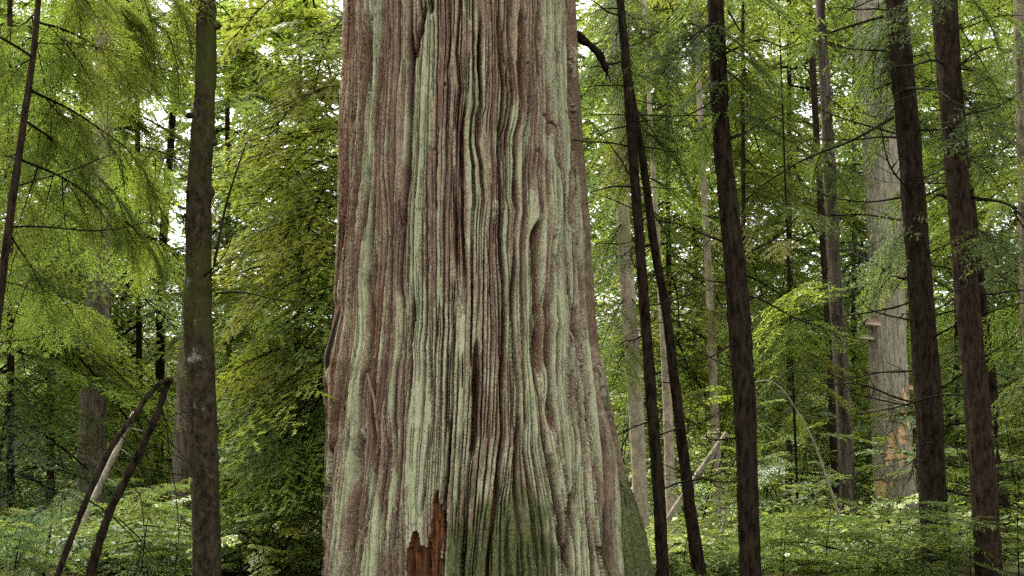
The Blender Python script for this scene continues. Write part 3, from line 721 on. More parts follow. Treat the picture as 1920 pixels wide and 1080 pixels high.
    # two knots with a swirl
    for kx, ky, kr, kd in ((847, 160, 7, .03), (1016, 284, 9, .02), (936, 398, 9, .012), (1052, 608, 6, .02)):
        rr2 = ((PX - kx) / kr) ** 2 + ((PY - ky) / (kr * 1.2)) ** 2
        h += np.exp(-rr2 / 3.0) * 0.035 - np.exp(-((PX - kx) ** 2 + (PY - ky) ** 2) / (kr * 0.42) ** 2) * kd * 2.2
        inner = np.maximum(inner, np.exp(-((PX - kx) ** 2 + (PY - ky) ** 2) / (kr * 0.5) ** 2))
    # snapped-out wood at the foot
    jx = (vnoise(FX / 2.2, PY / 18, seed=80) - 0.5) * 3
    jy = (vnoise(FX / 1.8, PY / 9, seed=81) - 0.5) * 9
    wood = in_poly(PX + jx, PY + jy, RED_POLY)
    wdep = 0.055 + 0.06 * np.exp(-((PX - 806) / 9) ** 2) + 0.05 * np.clip((PY - 1020) / 40, 0, 1) * (PX < 812)
    h = np.where(wood, h * 0.35 - wdep + (s2 - 0.5) * 0.045 + (s3 - 0.5) * 0.02 + (grit - 0.5) * 0.015, h)
    # gap behind the bark flap on the left edge, its shade painted near-black
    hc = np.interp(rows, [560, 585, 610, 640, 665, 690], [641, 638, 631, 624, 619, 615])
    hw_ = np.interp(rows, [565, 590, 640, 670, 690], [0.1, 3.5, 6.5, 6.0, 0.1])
    gap_shade = np.clip(1.4 - np.abs(PX - hc[:, None]) / hw_[:, None], 0, 1) * ((PY > 565) & (PY < 692))
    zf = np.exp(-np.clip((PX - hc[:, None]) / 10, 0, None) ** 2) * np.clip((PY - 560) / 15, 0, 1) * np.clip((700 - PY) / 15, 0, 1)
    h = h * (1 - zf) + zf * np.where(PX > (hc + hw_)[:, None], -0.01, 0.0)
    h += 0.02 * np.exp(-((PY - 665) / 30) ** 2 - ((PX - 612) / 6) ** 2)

    cosT, sinT = np.cos(th)[None], np.sin(th)[None]
    rad = R[:, None] + h
    Yp = C[:, 1][:, None] - rad * cosT
    Xp = C[:, 0][:, None] + rad * sinT
    dep_ratio = (Dc - R[:, None] * cosT) / Dc
    Zp = CAM.z + (C[:, 2][:, None] - CAM.z) * dep_ratio
    Xp = Xp * 1.0
    # keep the axis straight in space where rows are nearer than the axis plane
    P = np.stack([Xp, Yp, Zp], -1)
    base = Vector((float(C[-1, 0]), Dc, 0.0))
    P -= np.array(base)
    root = thing('giant_cedar', 'giant old cedar trunk with furrowed red-brown bark and pale green lichen', 'tree', base)
    idx = (np.arange(nr - 1)[:, None] * nc + np.arange(nc - 1)[None])
    quad = np.stack([idx, idx + 1, idx + nc + 1, idx + nc], -1)
    fw = wood[:-1, :-1] | wood[1:, 1:]
    fg = gid[:-1, :-1].copy()
    fg[(fg == nG - 2) & (PY[:-1, :-1] < 690)] = nG - 3
    flat = {k: v.ravel() for k, v in dict(gap_shade=gap_shade, lichen=lich, moss=moss, redness=red, fibre=fib, inner=np.clip(inner, 0, 1)).items()}
    Pf = P.reshape(-1, 3)
    labels = {}
    for k in list(range(nG - 1)) + ['wood']:
        sel = fw if k == 'wood' else (fg == k) & ~fw
        q = quad[sel]
        if len(q) == 0:
            continue
        u, inv = np.unique(q, return_inverse=True)
        inv = inv.reshape(-1, 4)
        if k == 'wood':
            me = make_mesh('exposed_wood', Pf[u], quads=inv, mats=[M_REDWOOD], smooth=True)
            o = link('exposed_wood', me, root)
            o['label'] = 'jagged exposed red wood where bark has broken away'
        else:
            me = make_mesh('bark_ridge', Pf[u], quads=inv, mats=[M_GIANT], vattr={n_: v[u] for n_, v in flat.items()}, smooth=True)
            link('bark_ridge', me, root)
    # the far side of the trunk, plainer
    tb = np.linspace(thm, 2 * math.pi - thm, 70)
    sel = np.arange(0, nr, 6)
    sel = np.append(sel, nr - 1)
    rb = R[sel][:, None] + np.where((np.arange(70) == 0) | (np.arange(70) == 69), 0, (fbm(np.cos(tb)[None] * 9 + 0 * R[sel][:, None], np.sin(tb)[None] * 9 + 0 * R[sel][:, None], C[sel, 2][:, None] * 0.6 + 0 * tb[None], seed=90) - 0.5) * 0.14)
    rb[:, 0] = rad[sel, -1]
    rb[:, -1] = rad[sel, 0]
    zb = CAM.z + (C[sel, 2][:, None] - CAM.z) * (Dc - R[sel][:, None] * np.maximum(np.cos(tb)[None], -0.15)) / Dc
    Pb = np.stack([C[sel, 0][:, None] + rb * np.sin(tb)[None], C[sel, 1][:, None] - rb * np.cos(tb)[None], zb], -1) - np.array(base)
    n2r = len(sel)
    idx = (np.arange(n2r - 1)[:, None] * 70 + np.arange(69)[None])
    quad = np.stack([idx, idx + 1, idx + 71, idx + 70], -1).reshape(-1, 4)
    nb_ = n2r * 70
    me = make_mesh('trunk', Pb.reshape(-1, 3), quads=quad, mats=[M_GIANT],
                   vattr=dict(gap_shade=np.zeros(nb_), lichen=np.full(nb_, .2), moss=np.full(nb_, .3), redness=np.full(nb_, .3), fibre=rng.random(nb_) * .5 + .25, inner=np.zeros(nb_)), smooth=True)
    link('trunk', me, root)
    # dead limb that hooks down behind the right edge
    sp = Soup()
    p = smooth_path([list(pt(x, y, 11.6)) for x, y in ((1072, 62), (1095, 76), (1112, 90), (1124, 102), (1132, 120), (1137, 134))], 16)
    sp.tube(p - np.array(base), np.linspace(0.052, 0.024, 16), 9, 0, 0.4, 0.40)
    for k_, dv in ((9, (0.05, -0.02, -0.16)), (12, (0.10, 0.02, -0.10)), (15, (-0.03, 0.0, -0.12)), (15, (0.04, -0.02, -0.15)), (6, (0.16, 0.0, 0.05))):
        a_ = p[k_] - np.array(base)
        sp.tube([a_, a_ + np.array(dv) * 0.5 + np.array([0.012, 0, 0]), a_ + np.array(dv)], [0.012, 0.008, 0.002], 5, 0, 0.4, 0.3)
    link('dead_limb', sp.mesh('dead_limb', [M_DARK]), root)
    # pale twig caught in the bark and small frayed splinters
    sp = Soup()
    q = smooth_path([list(pt(x, y, 10.02)) for x, y in ((688, 700), (695, 725), (701, 745), (703, 775))], 10)
    sp.tube(q - np.array(base), np.linspace(0.012, 0.006, 10), 6, 0, 0.6, 0.2)
    link('loose_splinter', sp.mesh('loose_splinter', [M_PALETWIG]), root)
    # hair-thin frayed bark fibres standing off the ridges
    sp = Soup()
    for _ in range(900):
        r = int(rng.integers(45, 540))
        c_ = int(rng.integers(20, nc - 20)) if rng.random() < 0.45 else int(rng.integers(20, nc // 3))
        if wood[r, c_]:
            continue
        p0 = P[r, c_]
        nrm = np.array([math.sin(th[c_]), -math.cos(th[c_]), 0])
        tang = np.array([math.cos(th[c_]), math.sin(th[c_]), 0])
        ln = 0.02 + 0.05 * rng.random()
        d_ = tang * rng.normal(0, 0.5) + np.array([0, 0, rng.choice([-1, 1]) * (0.4 + rng.random())]) + nrm * (0.25 + 0.4 * rng.random())
        d_ /= np.linalg.norm(d_)
        p1 = p0 + d_ * ln
        sd_ = tang * 0.0011
        sp.tri([p0 - sd_ - nrm * 0.004, p0 + sd_ - nrm * 0.004, p1], [[0, 1, 2]], 0, rng.random())
    o = link('frayed_fibres', sp.mesh('frayed_fibres', [M_PALETWIG]), root)
    o['kind'] = 'stuff'
    return root


build_giant()

# ------------------------------------------------------------------ trunks
def trunk_mesh(name, P, R, mat, base, sides=28, step=0.06, rough=0.09, freq=5.0, knots=16, flare=0.0):
    """tapered trunk along path P with uneven bark; P from top to bottom"""
    P = np.asarray(P, float)
    R = np.asarray(R, float)
    length = np.linalg.norm(np.diff(P, axis=0), axis=1).sum()
    n = int(np.clip(length / step, 12, 190))
    PR = smooth_path(np.concatenate([P, R[:, None]], 1), n)
    C_, r_ = PR[:, :3], PR[:, 3]
    th = np.arange(sides) / sides * 2 * np.pi
    tz = np.linspace(0, length, n)
    r0 = float(np.mean(r_))
    sd = random.randint(0, 999)
    cx, sx = np.cos(th)[None] * freq, np.sin(th)[None] * freq
    nz = tz[:, None] / max(r0, 0.03) * 0.35
    d = (fbm(cx + 0 * nz, sx + 0 * nz, nz, seed=sd) - 0.5) * 2 * rough * 1.6
    d = d + (fbm(cx * 0.3 + 0 * nz, sx * 0.3 + 0 * nz, nz * 0.6, seed=sd + 5) - 0.5) * rough * 1.6
    for _ in range(knots):
        k, a = random.uniform(0.05, 0.95) * length, random.uniform(0, 2 * math.pi)
        d = d + 0.22 * np.exp(-((tz[:, None] - k) / (r0 * 0.35)) ** 2) * np.exp(-(np.angle(np.exp(1j * (th[None] - a))) / 0.30) ** 2)
    rr = r_[:, None] * (1 + d)
    if flare:
        rr = rr * (1 + flare * np.exp(-(length - tz[:, None]) / 0.35) * (1 + 0.5 * np.cos(th[None] * 5 + sd)))
    ring = np.stack([C_[:, 0][:, None] + rr * np.cos(th)[None], C_[:, 1][:, None] + rr * np.sin(th)[None], C_[:, 2][:, None] + 0 * rr], -1)
    i = np.arange(n - 1)[:, None] * sides
    j = np.arange(sides)[None]
    q = np.stack([i + j, i + sides + j, i + sides + (j + 1) % sides, i + (j + 1) % sides], -1).reshape(-1, 4)
    return make_mesh(name, ring.reshape(-1, 3) - np.array(base), quads=q, mats=[mat], smooth=True)


def px_trunk(name, label, path, D, mat, cat='tree', top=-420, **kw):
    """a standing tree whose trunk follows photo points (px, py, width px) at distance D, from above the frame down into the ground"""
    p = [list(q) for q in path]
    if top is not None and p[0][1] > top:
        a, b = p[0], p[1]
        k = (top - a[1]) / (b[1] - a[1])
        p.insert(0, [a[0] + k * (b[0] - a[0]) * 0.8, top, a[2] * 0.85])
    P = [list(pt(x, y, D)) for x, y, w in p]
    R = [px2m(w, D) / 2 * 0.90 for x, y, w in p]
    gz = float(ground_z(P[-1][0], D)) - 0.15
    if P[-1][2] > gz:
        a, b = np.array(P[-2]), np.array(P[-1])
        dr = (b - a) / (b[2] - a[2])
        e = b + dr * (gz - b[2])
        P.append(list(e))
        R.append(R[-1] * 1.06)
    base = Vector((P[-1][0], P[-1][1], gz + 0.15))
    root = thing(name, label, cat, base)
    o = link('trunk', trunk_mesh('trunk', P, R, mat, base, **kw), root)
    return root, np.array(P), np.array(R)


# ------------------------------------------------------------------ boughs and sprays: a few meshes shared by many branches
def needle_sprig(sp, p, d, nrm, ln, nl, nw, tone, step):
    """flat shoot with needles on both sides: p start, d direction, nrm plane normal"""
    side = np.cross(nrm, d)
    n = max(3, int(ln / step))
    t = (np.arange(n) + 0.5) / n
    c = p[None] + d[None] * (t * ln)[:, None] - np.array([0, 0, 1.0])[None] * (t ** 2 * ln * 0.12)[:, None]
    V, T = [], []
    k = 0
    for s_ in (-1, 1):
        l_ = nl * (1 - 0.45 * t ** 2) * (0.75 + 0.5 * rng.random(n))
        dirv = side[None] * s_ * 0.84 + d[None] * 0.54 + nrm[None] * rng.normal(0, 0.22, n)[:, None]
        tip = c + dirv * l_[:, None]
        a = c - d[None] * nw
        b = c + d[None] * nw
        V.append(np.stack([a, b, tip], 1).reshape(-1, 3))
    V = np.concatenate(V)
    m_ = len(V) // 3
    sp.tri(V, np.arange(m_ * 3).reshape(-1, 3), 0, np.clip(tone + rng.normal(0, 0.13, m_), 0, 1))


def make_bough(kind, seed):
    """unit-length conifer bough along +X, flat side up"""
    global rng
    keep = rng
    rng = np.random.default_rng(seed)
    sp = Soup()
    hem = kind == 'hemlock'
    ced = kind == 'cedar'
    rise, droop = (0.10, 0.34) if hem else ((0.22, 0.62) if ced else (0.05, 0.16))
    bend = rng.normal(0, 0.07)
    ax = lambda t: np.array([t, bend * t * t, rise * t - droop * t * t])
    tt = np.linspace(0, 1, 9)
    sp.tube([ax(t) for t in tt], 0.0085 * (1 - tt * 0.82) + 0.0006, 4, 1, 0.3)
    nside = 26 if hem else (22 if ced else 20)
    for i in range(nside):
        t = 0.10 + 0.88 * (i + 0.4 * rng.random()) / nside
        sgn = 1 if i % 2 else -1
        if rng.random() < 0.08:
            continue
        ln = (0.40 * (math.sin(math.pi * min(1, t * 0.86 + 0.12)) ** 0.8) + 0.05) * (0.6 + 0.65 * rng.random())
        ang = math.radians(58 - 22 * t + rng.normal(0, 9)) * sgn
        d = np.array([math.cos(ang), math.sin(ang), 0.0])
        td = (0.30 if hem else (0.75 if ced else 0.12)) * (0.6 + 0.8 * rng.random())
        p0 = ax(t)
        q = lambda s_: p0 + d * (s_ * ln) * (1 - 0.12 * td * s_) + np.array([0.05 * ln * s_ * s_, 0, (0.06 * s_ - td * s_ * s_) * ln + rise * 0.15 * s_ * ln])
        ss = np.linspace(0, 1, 5)
        sp.tube([q(s_) for s_ in ss], 0.0030 * (1 - ss * 0.8) + 0.0003, 3, 1, 0.3)
        nsub = max(3, int(ln / (0.026 if hem else 0.030)))
        for j in range(nsub):
            s_ = (j + 0.3 + 0.5 * rng.random()) / nsub
            e = q(min(1, s_ + 0.03)) - q(s_)
            e /= np.linalg.norm(e)
            sg = 1 if j % 2 else -1
            up = np.array([0, 0, 1.0]) + rng.normal(0, 0.22, 3)
            sd_ = np.cross(up, e)
            sd_ /= np.linalg.norm(sd_)
            a2 = math.radians(48 + rng.normal(0, 10))
            d2 = e * math.cos(a2) + sd_ * sg * math.sin(a2)
            if ced:
                d2 = d2 + np.array([0, 0, -0.35])
            d2 /= np.linalg.norm(d2)
            nrm = np.cross(d2, np.cross(up, d2))
            nrm /= np.linalg.norm(nrm)
            l2 = (0.085 if hem else 0.10) * (1.05 - 0.55 * s_) * (0.6 + 0.7 * rng.random())
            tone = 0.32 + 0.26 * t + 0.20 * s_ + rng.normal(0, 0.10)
            needle_sprig(sp, q(s_), d2, nrm, l2, 0.0165 if hem else 0.018, 0.0052 if hem else 0.006, tone, 0.0095 if hem else 0.0115)
        needle_sprig(sp, q(0.9), d / np.linalg.norm(d), np.array([0, 0, 1.0]), 0.07, 0.012, 0.0034, 0.8, 0.009)
    me = sp.mesh(kind + '_bough', [M_NEEDLE, M_TWIG])
    rng = keep
    return me


def leaf_shape(sp, p, d, nrm, size, tone, lobed):
    side = np.cross(nrm, d)
    if lobed:
        out = [(0, 0), (.10, .30), (.28, .22), (.36, .50), (.55, .30), (1.0, 0), (.55, -.30), (.36, -.50), (.28, -.22), (.10, -.30)]
        c0 = (0.38, 0)
    else:
        out = [(0, 0), (.22, .24), (.55, .28), (1.0, 0), (.55, -.28), (.22, -.24)]
        c0 = (0.45, 0)
    V = [p + d * (x * size) + side * (y * size) + nrm * (abs(y) * size * 0.22 - x * x * size * 0.14) for x, y in out] + [p + d * (c0[0] * size)]
    n = len(out)
    sp.tri(V, [[k, (k + 1) % n, n] for k in range(n)], 0, tone)


def make_leafy(kind, seed):
    """unit-length leafy branch along +X, leaves held flat"""
    global rng
    keep = rng
    rng = np.random.default_rng(seed)
    sp = Soup()
    maple = kind == 'maple'
    rise, droop = 0.15, 0.30
    ax = lambda t: np.array([t, 0.06 * math.sin(5 * t), rise * t - droop * t * t])
    tt = np.linspace(0, 1, 8)
    sp.tube([ax(t) for t in tt], 0.008 * (1 - tt * 0.8) + 0.0008, 4, 1, 0.3)
    size = 0.062 if maple else 0.040
    for i in range(16):
        t = 0.14 + 0.85 * (i + 0.5 * rng.random()) / 16
        sg = 1 if i % 2 else -1
        ln = 0.34 * (1 - 0.55 * t) * (0.6 + 0.7 * rng.random())
        a = math.radians(50 + rng.normal(0, 12)) * sg
        d = np.array([math.cos(a), math.sin(a), rng.normal(0.02, 0.12)])
        p0 = ax(t)
        q = lambda s_: p0 + d * s_ * ln + np.array([0, 0, -0.18 * s_ * s_ * ln])
        ss = np.linspace(0, 1, 4)
        sp.tube([q(s_) for s_ in ss], 0.0028 * (1 - ss * 0.7) + 0.0004, 3, 1, 0.3)
        nl = max(3, int(ln / (0.032 if maple else 0.022)))
        for j in range(nl + 1):
            s_ = (j + 0.6) / (nl + 1)
            for s2 in ((-1, 1) if maple else ((1 if j % 2 else -1),)):
                a2 = math.radians(55 + rng.normal(0, 18)) * s2
                dd = np.array([d[0] * math.cos(a2) - d[1] * math.sin(a2), d[0] * math.sin(a2) + d[1] * math.cos(a2), rng.normal(-0.08, 0.18)])
                dd /= np.linalg.norm(dd)
                nrm = np.array([rng.normal(0, 0.28), rng.normal(0, 0.28), 1.0])
                nrm -= dd * nrm.dot(dd)
                nrm /= np.linalg.norm(nrm)
                leaf_shape(sp, q(s_), dd, nrm, size * (0.6 + 0.65 * rng.random()), float(np.clip(0.5 + rng.normal(0, 0.2), 0, 1)), maple)
    me = sp.mesh(kind + '_branch', [M_LEAF, M_TWIG])
    rng = keep
    return me


def make_dead(seed):
    """unit-length bare branch along +X with side twigs"""
    global rng
    keep = rng
    rng = np.random.default_rng(seed)
    sp = Soup()
    b1, b2 = rng.normal(0, 0.12), rng.normal(0, 0.10)
    r_, dr = rng.uniform(0.0, 0.18), rng.uniform(0.1, 0.35)
    ax = lambda t: np.array([t, b1 * t * t + 0.02 * math.sin(9 * t), r_ * t - dr * t * t + b2 * 0.15 * math.sin(6 * t)])
    tt = np.linspace(0, 1, 14)
    sp.tube([ax(t) for t in tt], 0.0085 * (1 - tt) ** 0.8 + 0.0011, 5, 0, 0.4, 0.2)
    for i in range(rng.integers(7, 15)):
        t = rng.uniform(0.12, 0.95)
        ln = rng.uniform(0.08, 0.36) * (1.1 - 0.6 * t)
        a = math.radians(rng.uniform(30, 75)) * rng.choice([-1, 1])
        d = np.array([math.cos(a), math.sin(a), rng.normal(-0.15, 0.35)])
        p0 = ax(t)
        ss = np.linspace(0, 1, 6)
        bz = rng.normal(-0.2, 0.2)
        pp = [p0 + d * s_ * ln + np.array([0, 0, bz * s_ * s_ * ln]) for s_ in ss]
        sp.tube(pp, 0.0034 * (1 - ss) + 0.0008, 3, 0, 0.4)
        for _ in range(rng.integers(0, 4)):
            k = rng.integers(1, 5)
            e = d + rng.normal(0, 0.6, 3)
            e /= np.linalg.norm(e)
            sp.tube([pp[k], pp[k] + e * ln * 0.2, pp[k] + e * ln * 0.4 + np.array([0, 0, -0.02])], [0.0016, 0.0012, 0.0007], 3, 0, 0.4)
    me = sp.mesh('dead_branch', [M_TWIG])
    rng = keep
    return me


BOUGH = {'hemlock': [make_bough('hemlock', 100 + i) for i in range(6)],
         'cedar': [make_bough('cedar', 200 + i) for i in range(5)],
         'flat': [make_bough('flat', 300 + i) for i in range(4)],
         'maple': [make_leafy('maple', 400 + i) for i in range(4)],
         'small': [make_leafy('small', 500 + i) for i in range(4)],
         'dead': [make_dead(600 + i) for i in range(8)]}

GREEN = dict(dark=(0.047, 0.072, 0.019), mid=(0.092, 0.135, 0.030), bright=(0.163, 0.226, 0.034), yellow=(0.245, 0.288, 0.034), olive=(0.137, 0.147, 0.028), blue=(0.090, 0.140, 0.065), pale=(0.105, 0.165, 0.062), bare=(0.05, 0.04, 0.03))


def crown_of(root):
    for c_ in root.children:
        if c_.name.startswith('crown'):
            return c_
    return link('crown', None, root)


def place(root, kind, p0, p1, green, roll=0.0, width=1.0, var=0.18, bent=None):
    """put one bough of a tree from p0 (at its limb) to p1 (tip), in world space"""
    p0, p1 = Vector(p0), Vector(p1)
    x = p1 - p0
    ln = x.length
    x.normalize()
    up = Vector((0, 0, 1)) if abs(x.z) < 0.93 else Vector((random.uniform(-1, 1), random.uniform(-1, 1), 0.2))
    y = up.cross(x).normalized()
    z = x.cross(y)
    rot = Matrix((x, y, z)).transposed().to_4x4() @ Matrix.Rotation(roll, 4, 'X')
    me = random.choice(BOUGH[kind])
    nm = {'dead': 'dead_branch'}.get(kind, 'bough')
    o = bpy.data.objects.new(nm, me)
    COL.objects.link(o)
    o.parent = crown_of(root) if kind != 'dead' else root
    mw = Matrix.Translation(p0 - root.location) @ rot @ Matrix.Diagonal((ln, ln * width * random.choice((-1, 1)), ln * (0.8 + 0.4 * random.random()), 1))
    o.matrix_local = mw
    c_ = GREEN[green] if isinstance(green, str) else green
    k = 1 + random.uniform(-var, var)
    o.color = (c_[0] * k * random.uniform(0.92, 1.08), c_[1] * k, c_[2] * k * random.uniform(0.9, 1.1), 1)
    return o


def limb(root, pts, D, w0, w1, mat=None, name='branch', n=22, sides=6):
    """a curved limb through photo points at distance D (a number or one per point)"""
    Ds = D if isinstance(D, (list, tuple)) else [D] * len(pts)
    P = smooth_path([list(pt(x, y, d)) for (x, y), d in zip(pts, Ds)], n)
    sp = Soup()
    dm = float(np.mean(Ds))
    sp.tube(P - np.array(root.location), np.linspace(px2m(w0, dm) / 2, px2m(w1, dm) / 2, n), sides, 0, 0.4, 0.15)
    link(name, sp.mesh(name, [mat or M_TWIG]), root)
    return P


def hang(root, P, kind, green, n, l0, l1, t0=0.15, t1=1.0, down=0.7, width=0.8):
    """sprays hanging along a limb"""
    for i in range(n):
        t = t0 + (t1 - t0) * (i + random.random()) / n
        p = Vector(P[min(len(P) - 1, int(t * (len(P) - 1)))])
        q = Vector(P[min(len(P) - 1, int(t * (len(P) - 1)) + 2)])
        f = (q - p)
        f = f.normalized() if f.length > 1e-6 else Vector((1, 0, 0))
        sd_ = f.cross(Vector((0, 0, 1))).normalized() * random.choice((-1, 1))
        ln = random.uniform(l0, l1)
        d = (f * random.uniform(0.3, 0.9) + sd_ * random.uniform(0.2, 0.8) + Vector((0, 0, -down * random.uniform(0.4, 1.5)))).normalized()
        place(root, kind, p, p + d * ln, green if isinstance(green, str) else random.choice(green), random.uniform(-0.5, 0.5), width)


def conifer(name, label, px, D, w, lean, mat, nb, blen, kind, greens, z0=0.8, ztop=None, deads=0, sides=16, droop=(0.15, 0.6), toward=None):
    """tree farther back, boughs all round its trunk"""
    root, P, R = px_trunk(name, label, [(px - lean, 0, w * 0.75), (px, 800, w)], D, mat, sides=sides, step=0.25, top=-500)
    ztop = ztop or (CAM.z + 0.40 * D + 2.2)
    gz = root.location.z
    for i in range(nb):
        z = gz + z0 + (ztop - gz - z0) * (i + random.random()) / nb
        k = np.interp(z, P[::-1, 2], np.arange(len(P))[::-1])
        k0 = int(min(k, len(P) - 2))
        p0 = Vector(P[k0]) * (1 - (k - k0)) + Vector(P[k0 + 1]) * (k - k0)
        a = random.uniform(0, 2 * math.pi)
        if toward is not None and random.random() < 0.6:
            a = toward + random.uniform(-1.0, 1.0)
        ln = blen * random.uniform(0.55, 1.2)
        d = Vector((math.cos(a), math.sin(a), -random.uniform(*droop))).normalized()
        place(root, kind if isinstance(kind, str) else random.choice(kind), p0 - d * 0.05, p0 + d * ln, random.choice(greens), random.uniform(-0.3, 0.3), random.uniform(0.8, 1.2))
    for i in range(deads):
        z = gz + random.uniform(0.6, max(1.5, ztop - gz))
        k = np.interp(z, P[::-1, 2], np.arange(len(P))[::-1])
        k0 = int(min(k, len(P) - 2))
        p0 = Vector(P[k0]) * (1 - (k - k0)) + Vector(P[k0 + 1]) * (k - k0)
        a = random.uniform(0, 2 * math.pi)
        d = Vector((math.cos(a), math.sin(a), random.uniform(-0.4, 0.25))).normalized()
        place(root, 'dead', p0, p0 + d * blen * random.uniform(0.3, 0.8), 'bare', random.uniform(0, 6))
    return root


def dead_on(root, P, n, l0, l1, ya=-100, yb=1000, zr=None, az=None):
    """bare branches standing out from a trunk between two heights"""
    D = P[0][1]
    za, zb = pt(960, yb, D).z, pt(960, ya, D).z
    for i in range(n):
        z = za + (zb - za) * (i + random.random()) / n
        k = np.interp(z, P[::-1, 2], np.arange(len(P))[::-1])
        k0 = int(min(k, len(P) - 2))
        p0 = Vector(P[k0]) * (1 - (k - k0)) + Vector(P[k0 + 1]) * (k - k0)
        a = random.uniform(0, 2 * math.pi) if az is None else az + random.uniform(-0.9, 0.9)
        d = Vector((math.cos(a), math.sin(a), random.uniform(-0.35, 0.35))).normalized()
        place(root, 'dead', p0, p0 + d * random.uniform(l0, l1), 'bare', random.uniform(0, 6))


# ---- near trees, right side
treeA, PA, RA = px_trunk('hemlock_tree', 'slender dark trunk nearest the giant cedar, straighter one of two close stems', [(1163, 0, 17), (1172, 100, 19), (1180, 200, 20), (1195, 400, 21), (1210, 600, 22), (1222, 760, 24), (1235, 920, 25), (1243, 1080, 26)], 11.2, M_DARK, step=0.05)
treeB, PB, RB = px_trunk('hemlock_tree', 'slender dark leaning stem that splays outward at its foot beside the straighter one', [(1163, 0, 12), (1173, 100, 13), (1185, 180, 14), (1205, 300, 16), (1230, 480, 18), (1245, 560, 19), (1268, 740, 21), (1285, 880, 23), (1300, 1000, 26), (1312, 1080, 30)], 11.6, M_DARK, step=0.05)
treeC, PC, RC = px_trunk('hemlock_tree', 'dark straight trunk standing alone between the slender pair and the flaky trunk', [(1342, 0, 35), (1354, 270, 38), (1368, 405, 41), (1382, 540, 44), (1395, 740, 45), (1402, 920, 43), (1407, 1080, 42)], 10.8, M_DARK, step=0.045, sides=36)
treeD, PD, RD = px_trunk('hemlock_tree', 'thick blackish trunk right beside the pale woodpecker-pecked snag', [(1680, 0, 44), (1705, 270, 49), (1725, 540, 50), (1740, 740, 54), (1751, 960, 54), (1758, 1080, 55)], 11.4, M_DARK, step=0.045, sides=36)
treeE, PE, RE = px_trunk('hemlock_tree', 'thick reddish-brown trunk with scaly bark, next after the blackish one', [(1770, 0, 52), (1790, 270, 47), (1812, 540, 46), (1831, 740, 50), (1856, 1080, 54)], 10.6, M_BROWN, step=0.045, sides=36)
treeG, PG, RG = px_trunk('hemlock_tree', 'narrow dark trunk half hidden behind the reddish-brown trunk', [(1800, 200, 18), (1838, 540, 21), (1861, 740, 22), (1886, 1080, 23)], 13.0, M_DARK, step=0.06)
treeH, PH, RH = px_trunk('hemlock_tree', 'greyish trunk cut off by the right edge of the picture', [(1912, 0, 26), (1926, 540, 28), (1940, 1080, 30)], 12.2, M_GREYB, step=0.06)
treeF, PF, RF = px_trunk('flaky_tree', 'thin trunk with pale flaking bark between the lone dark trunk and the snag', [(1537, 0, 20), (1553, 270, 23), (1566, 540, 28), (1580, 740, 30), (1590, 960, 31)], 15.0, M_MID, rough=0.12, freq=3.0)

# ---- pale trunks farther back on the right
treeP1, PP1, _ = px_trunk('alder_tree', 'pale pinkish-grey trunk just behind the giant cedar, widest of the three pale ones', [(1158, 200, 24), (1165, 350, 26), (1172, 470, 29), (1178, 560, 31), (1191, 740, 32), (1199, 900, 31), (1204, 1010, 33)], 15.5, M_PALE, rough=0.03, knots=16)
treeP2, PP2, _ = px_trunk('alder_tree', 'thin pale knobbly trunk with moss, showing between the two slender dark stems', [(1236, 500, 13), (1244, 620, 16), (1253, 800, 20), (1259, 1010, 21)], 16.0, M_PALE, rough=0.04, knots=16)
treeP3, PP3, _ = px_trunk('alder_tree', 'thin pale trunk behind the leaning broken log', [(1322, 400, 14), (1332, 580, 16), (1338, 740, 17), (1348, 940, 18)], 19.0, M_PALE, rough=0.03, knots=8)
treeK, PK, _ = px_trunk('hemlock_tree', 'narrow brown trunk half hidden behind the flaky trunk', [(1540, 400, 15), (1553, 590, 17), (1566, 880, 18)], 20.0, M_BROWN, rough=0.04)

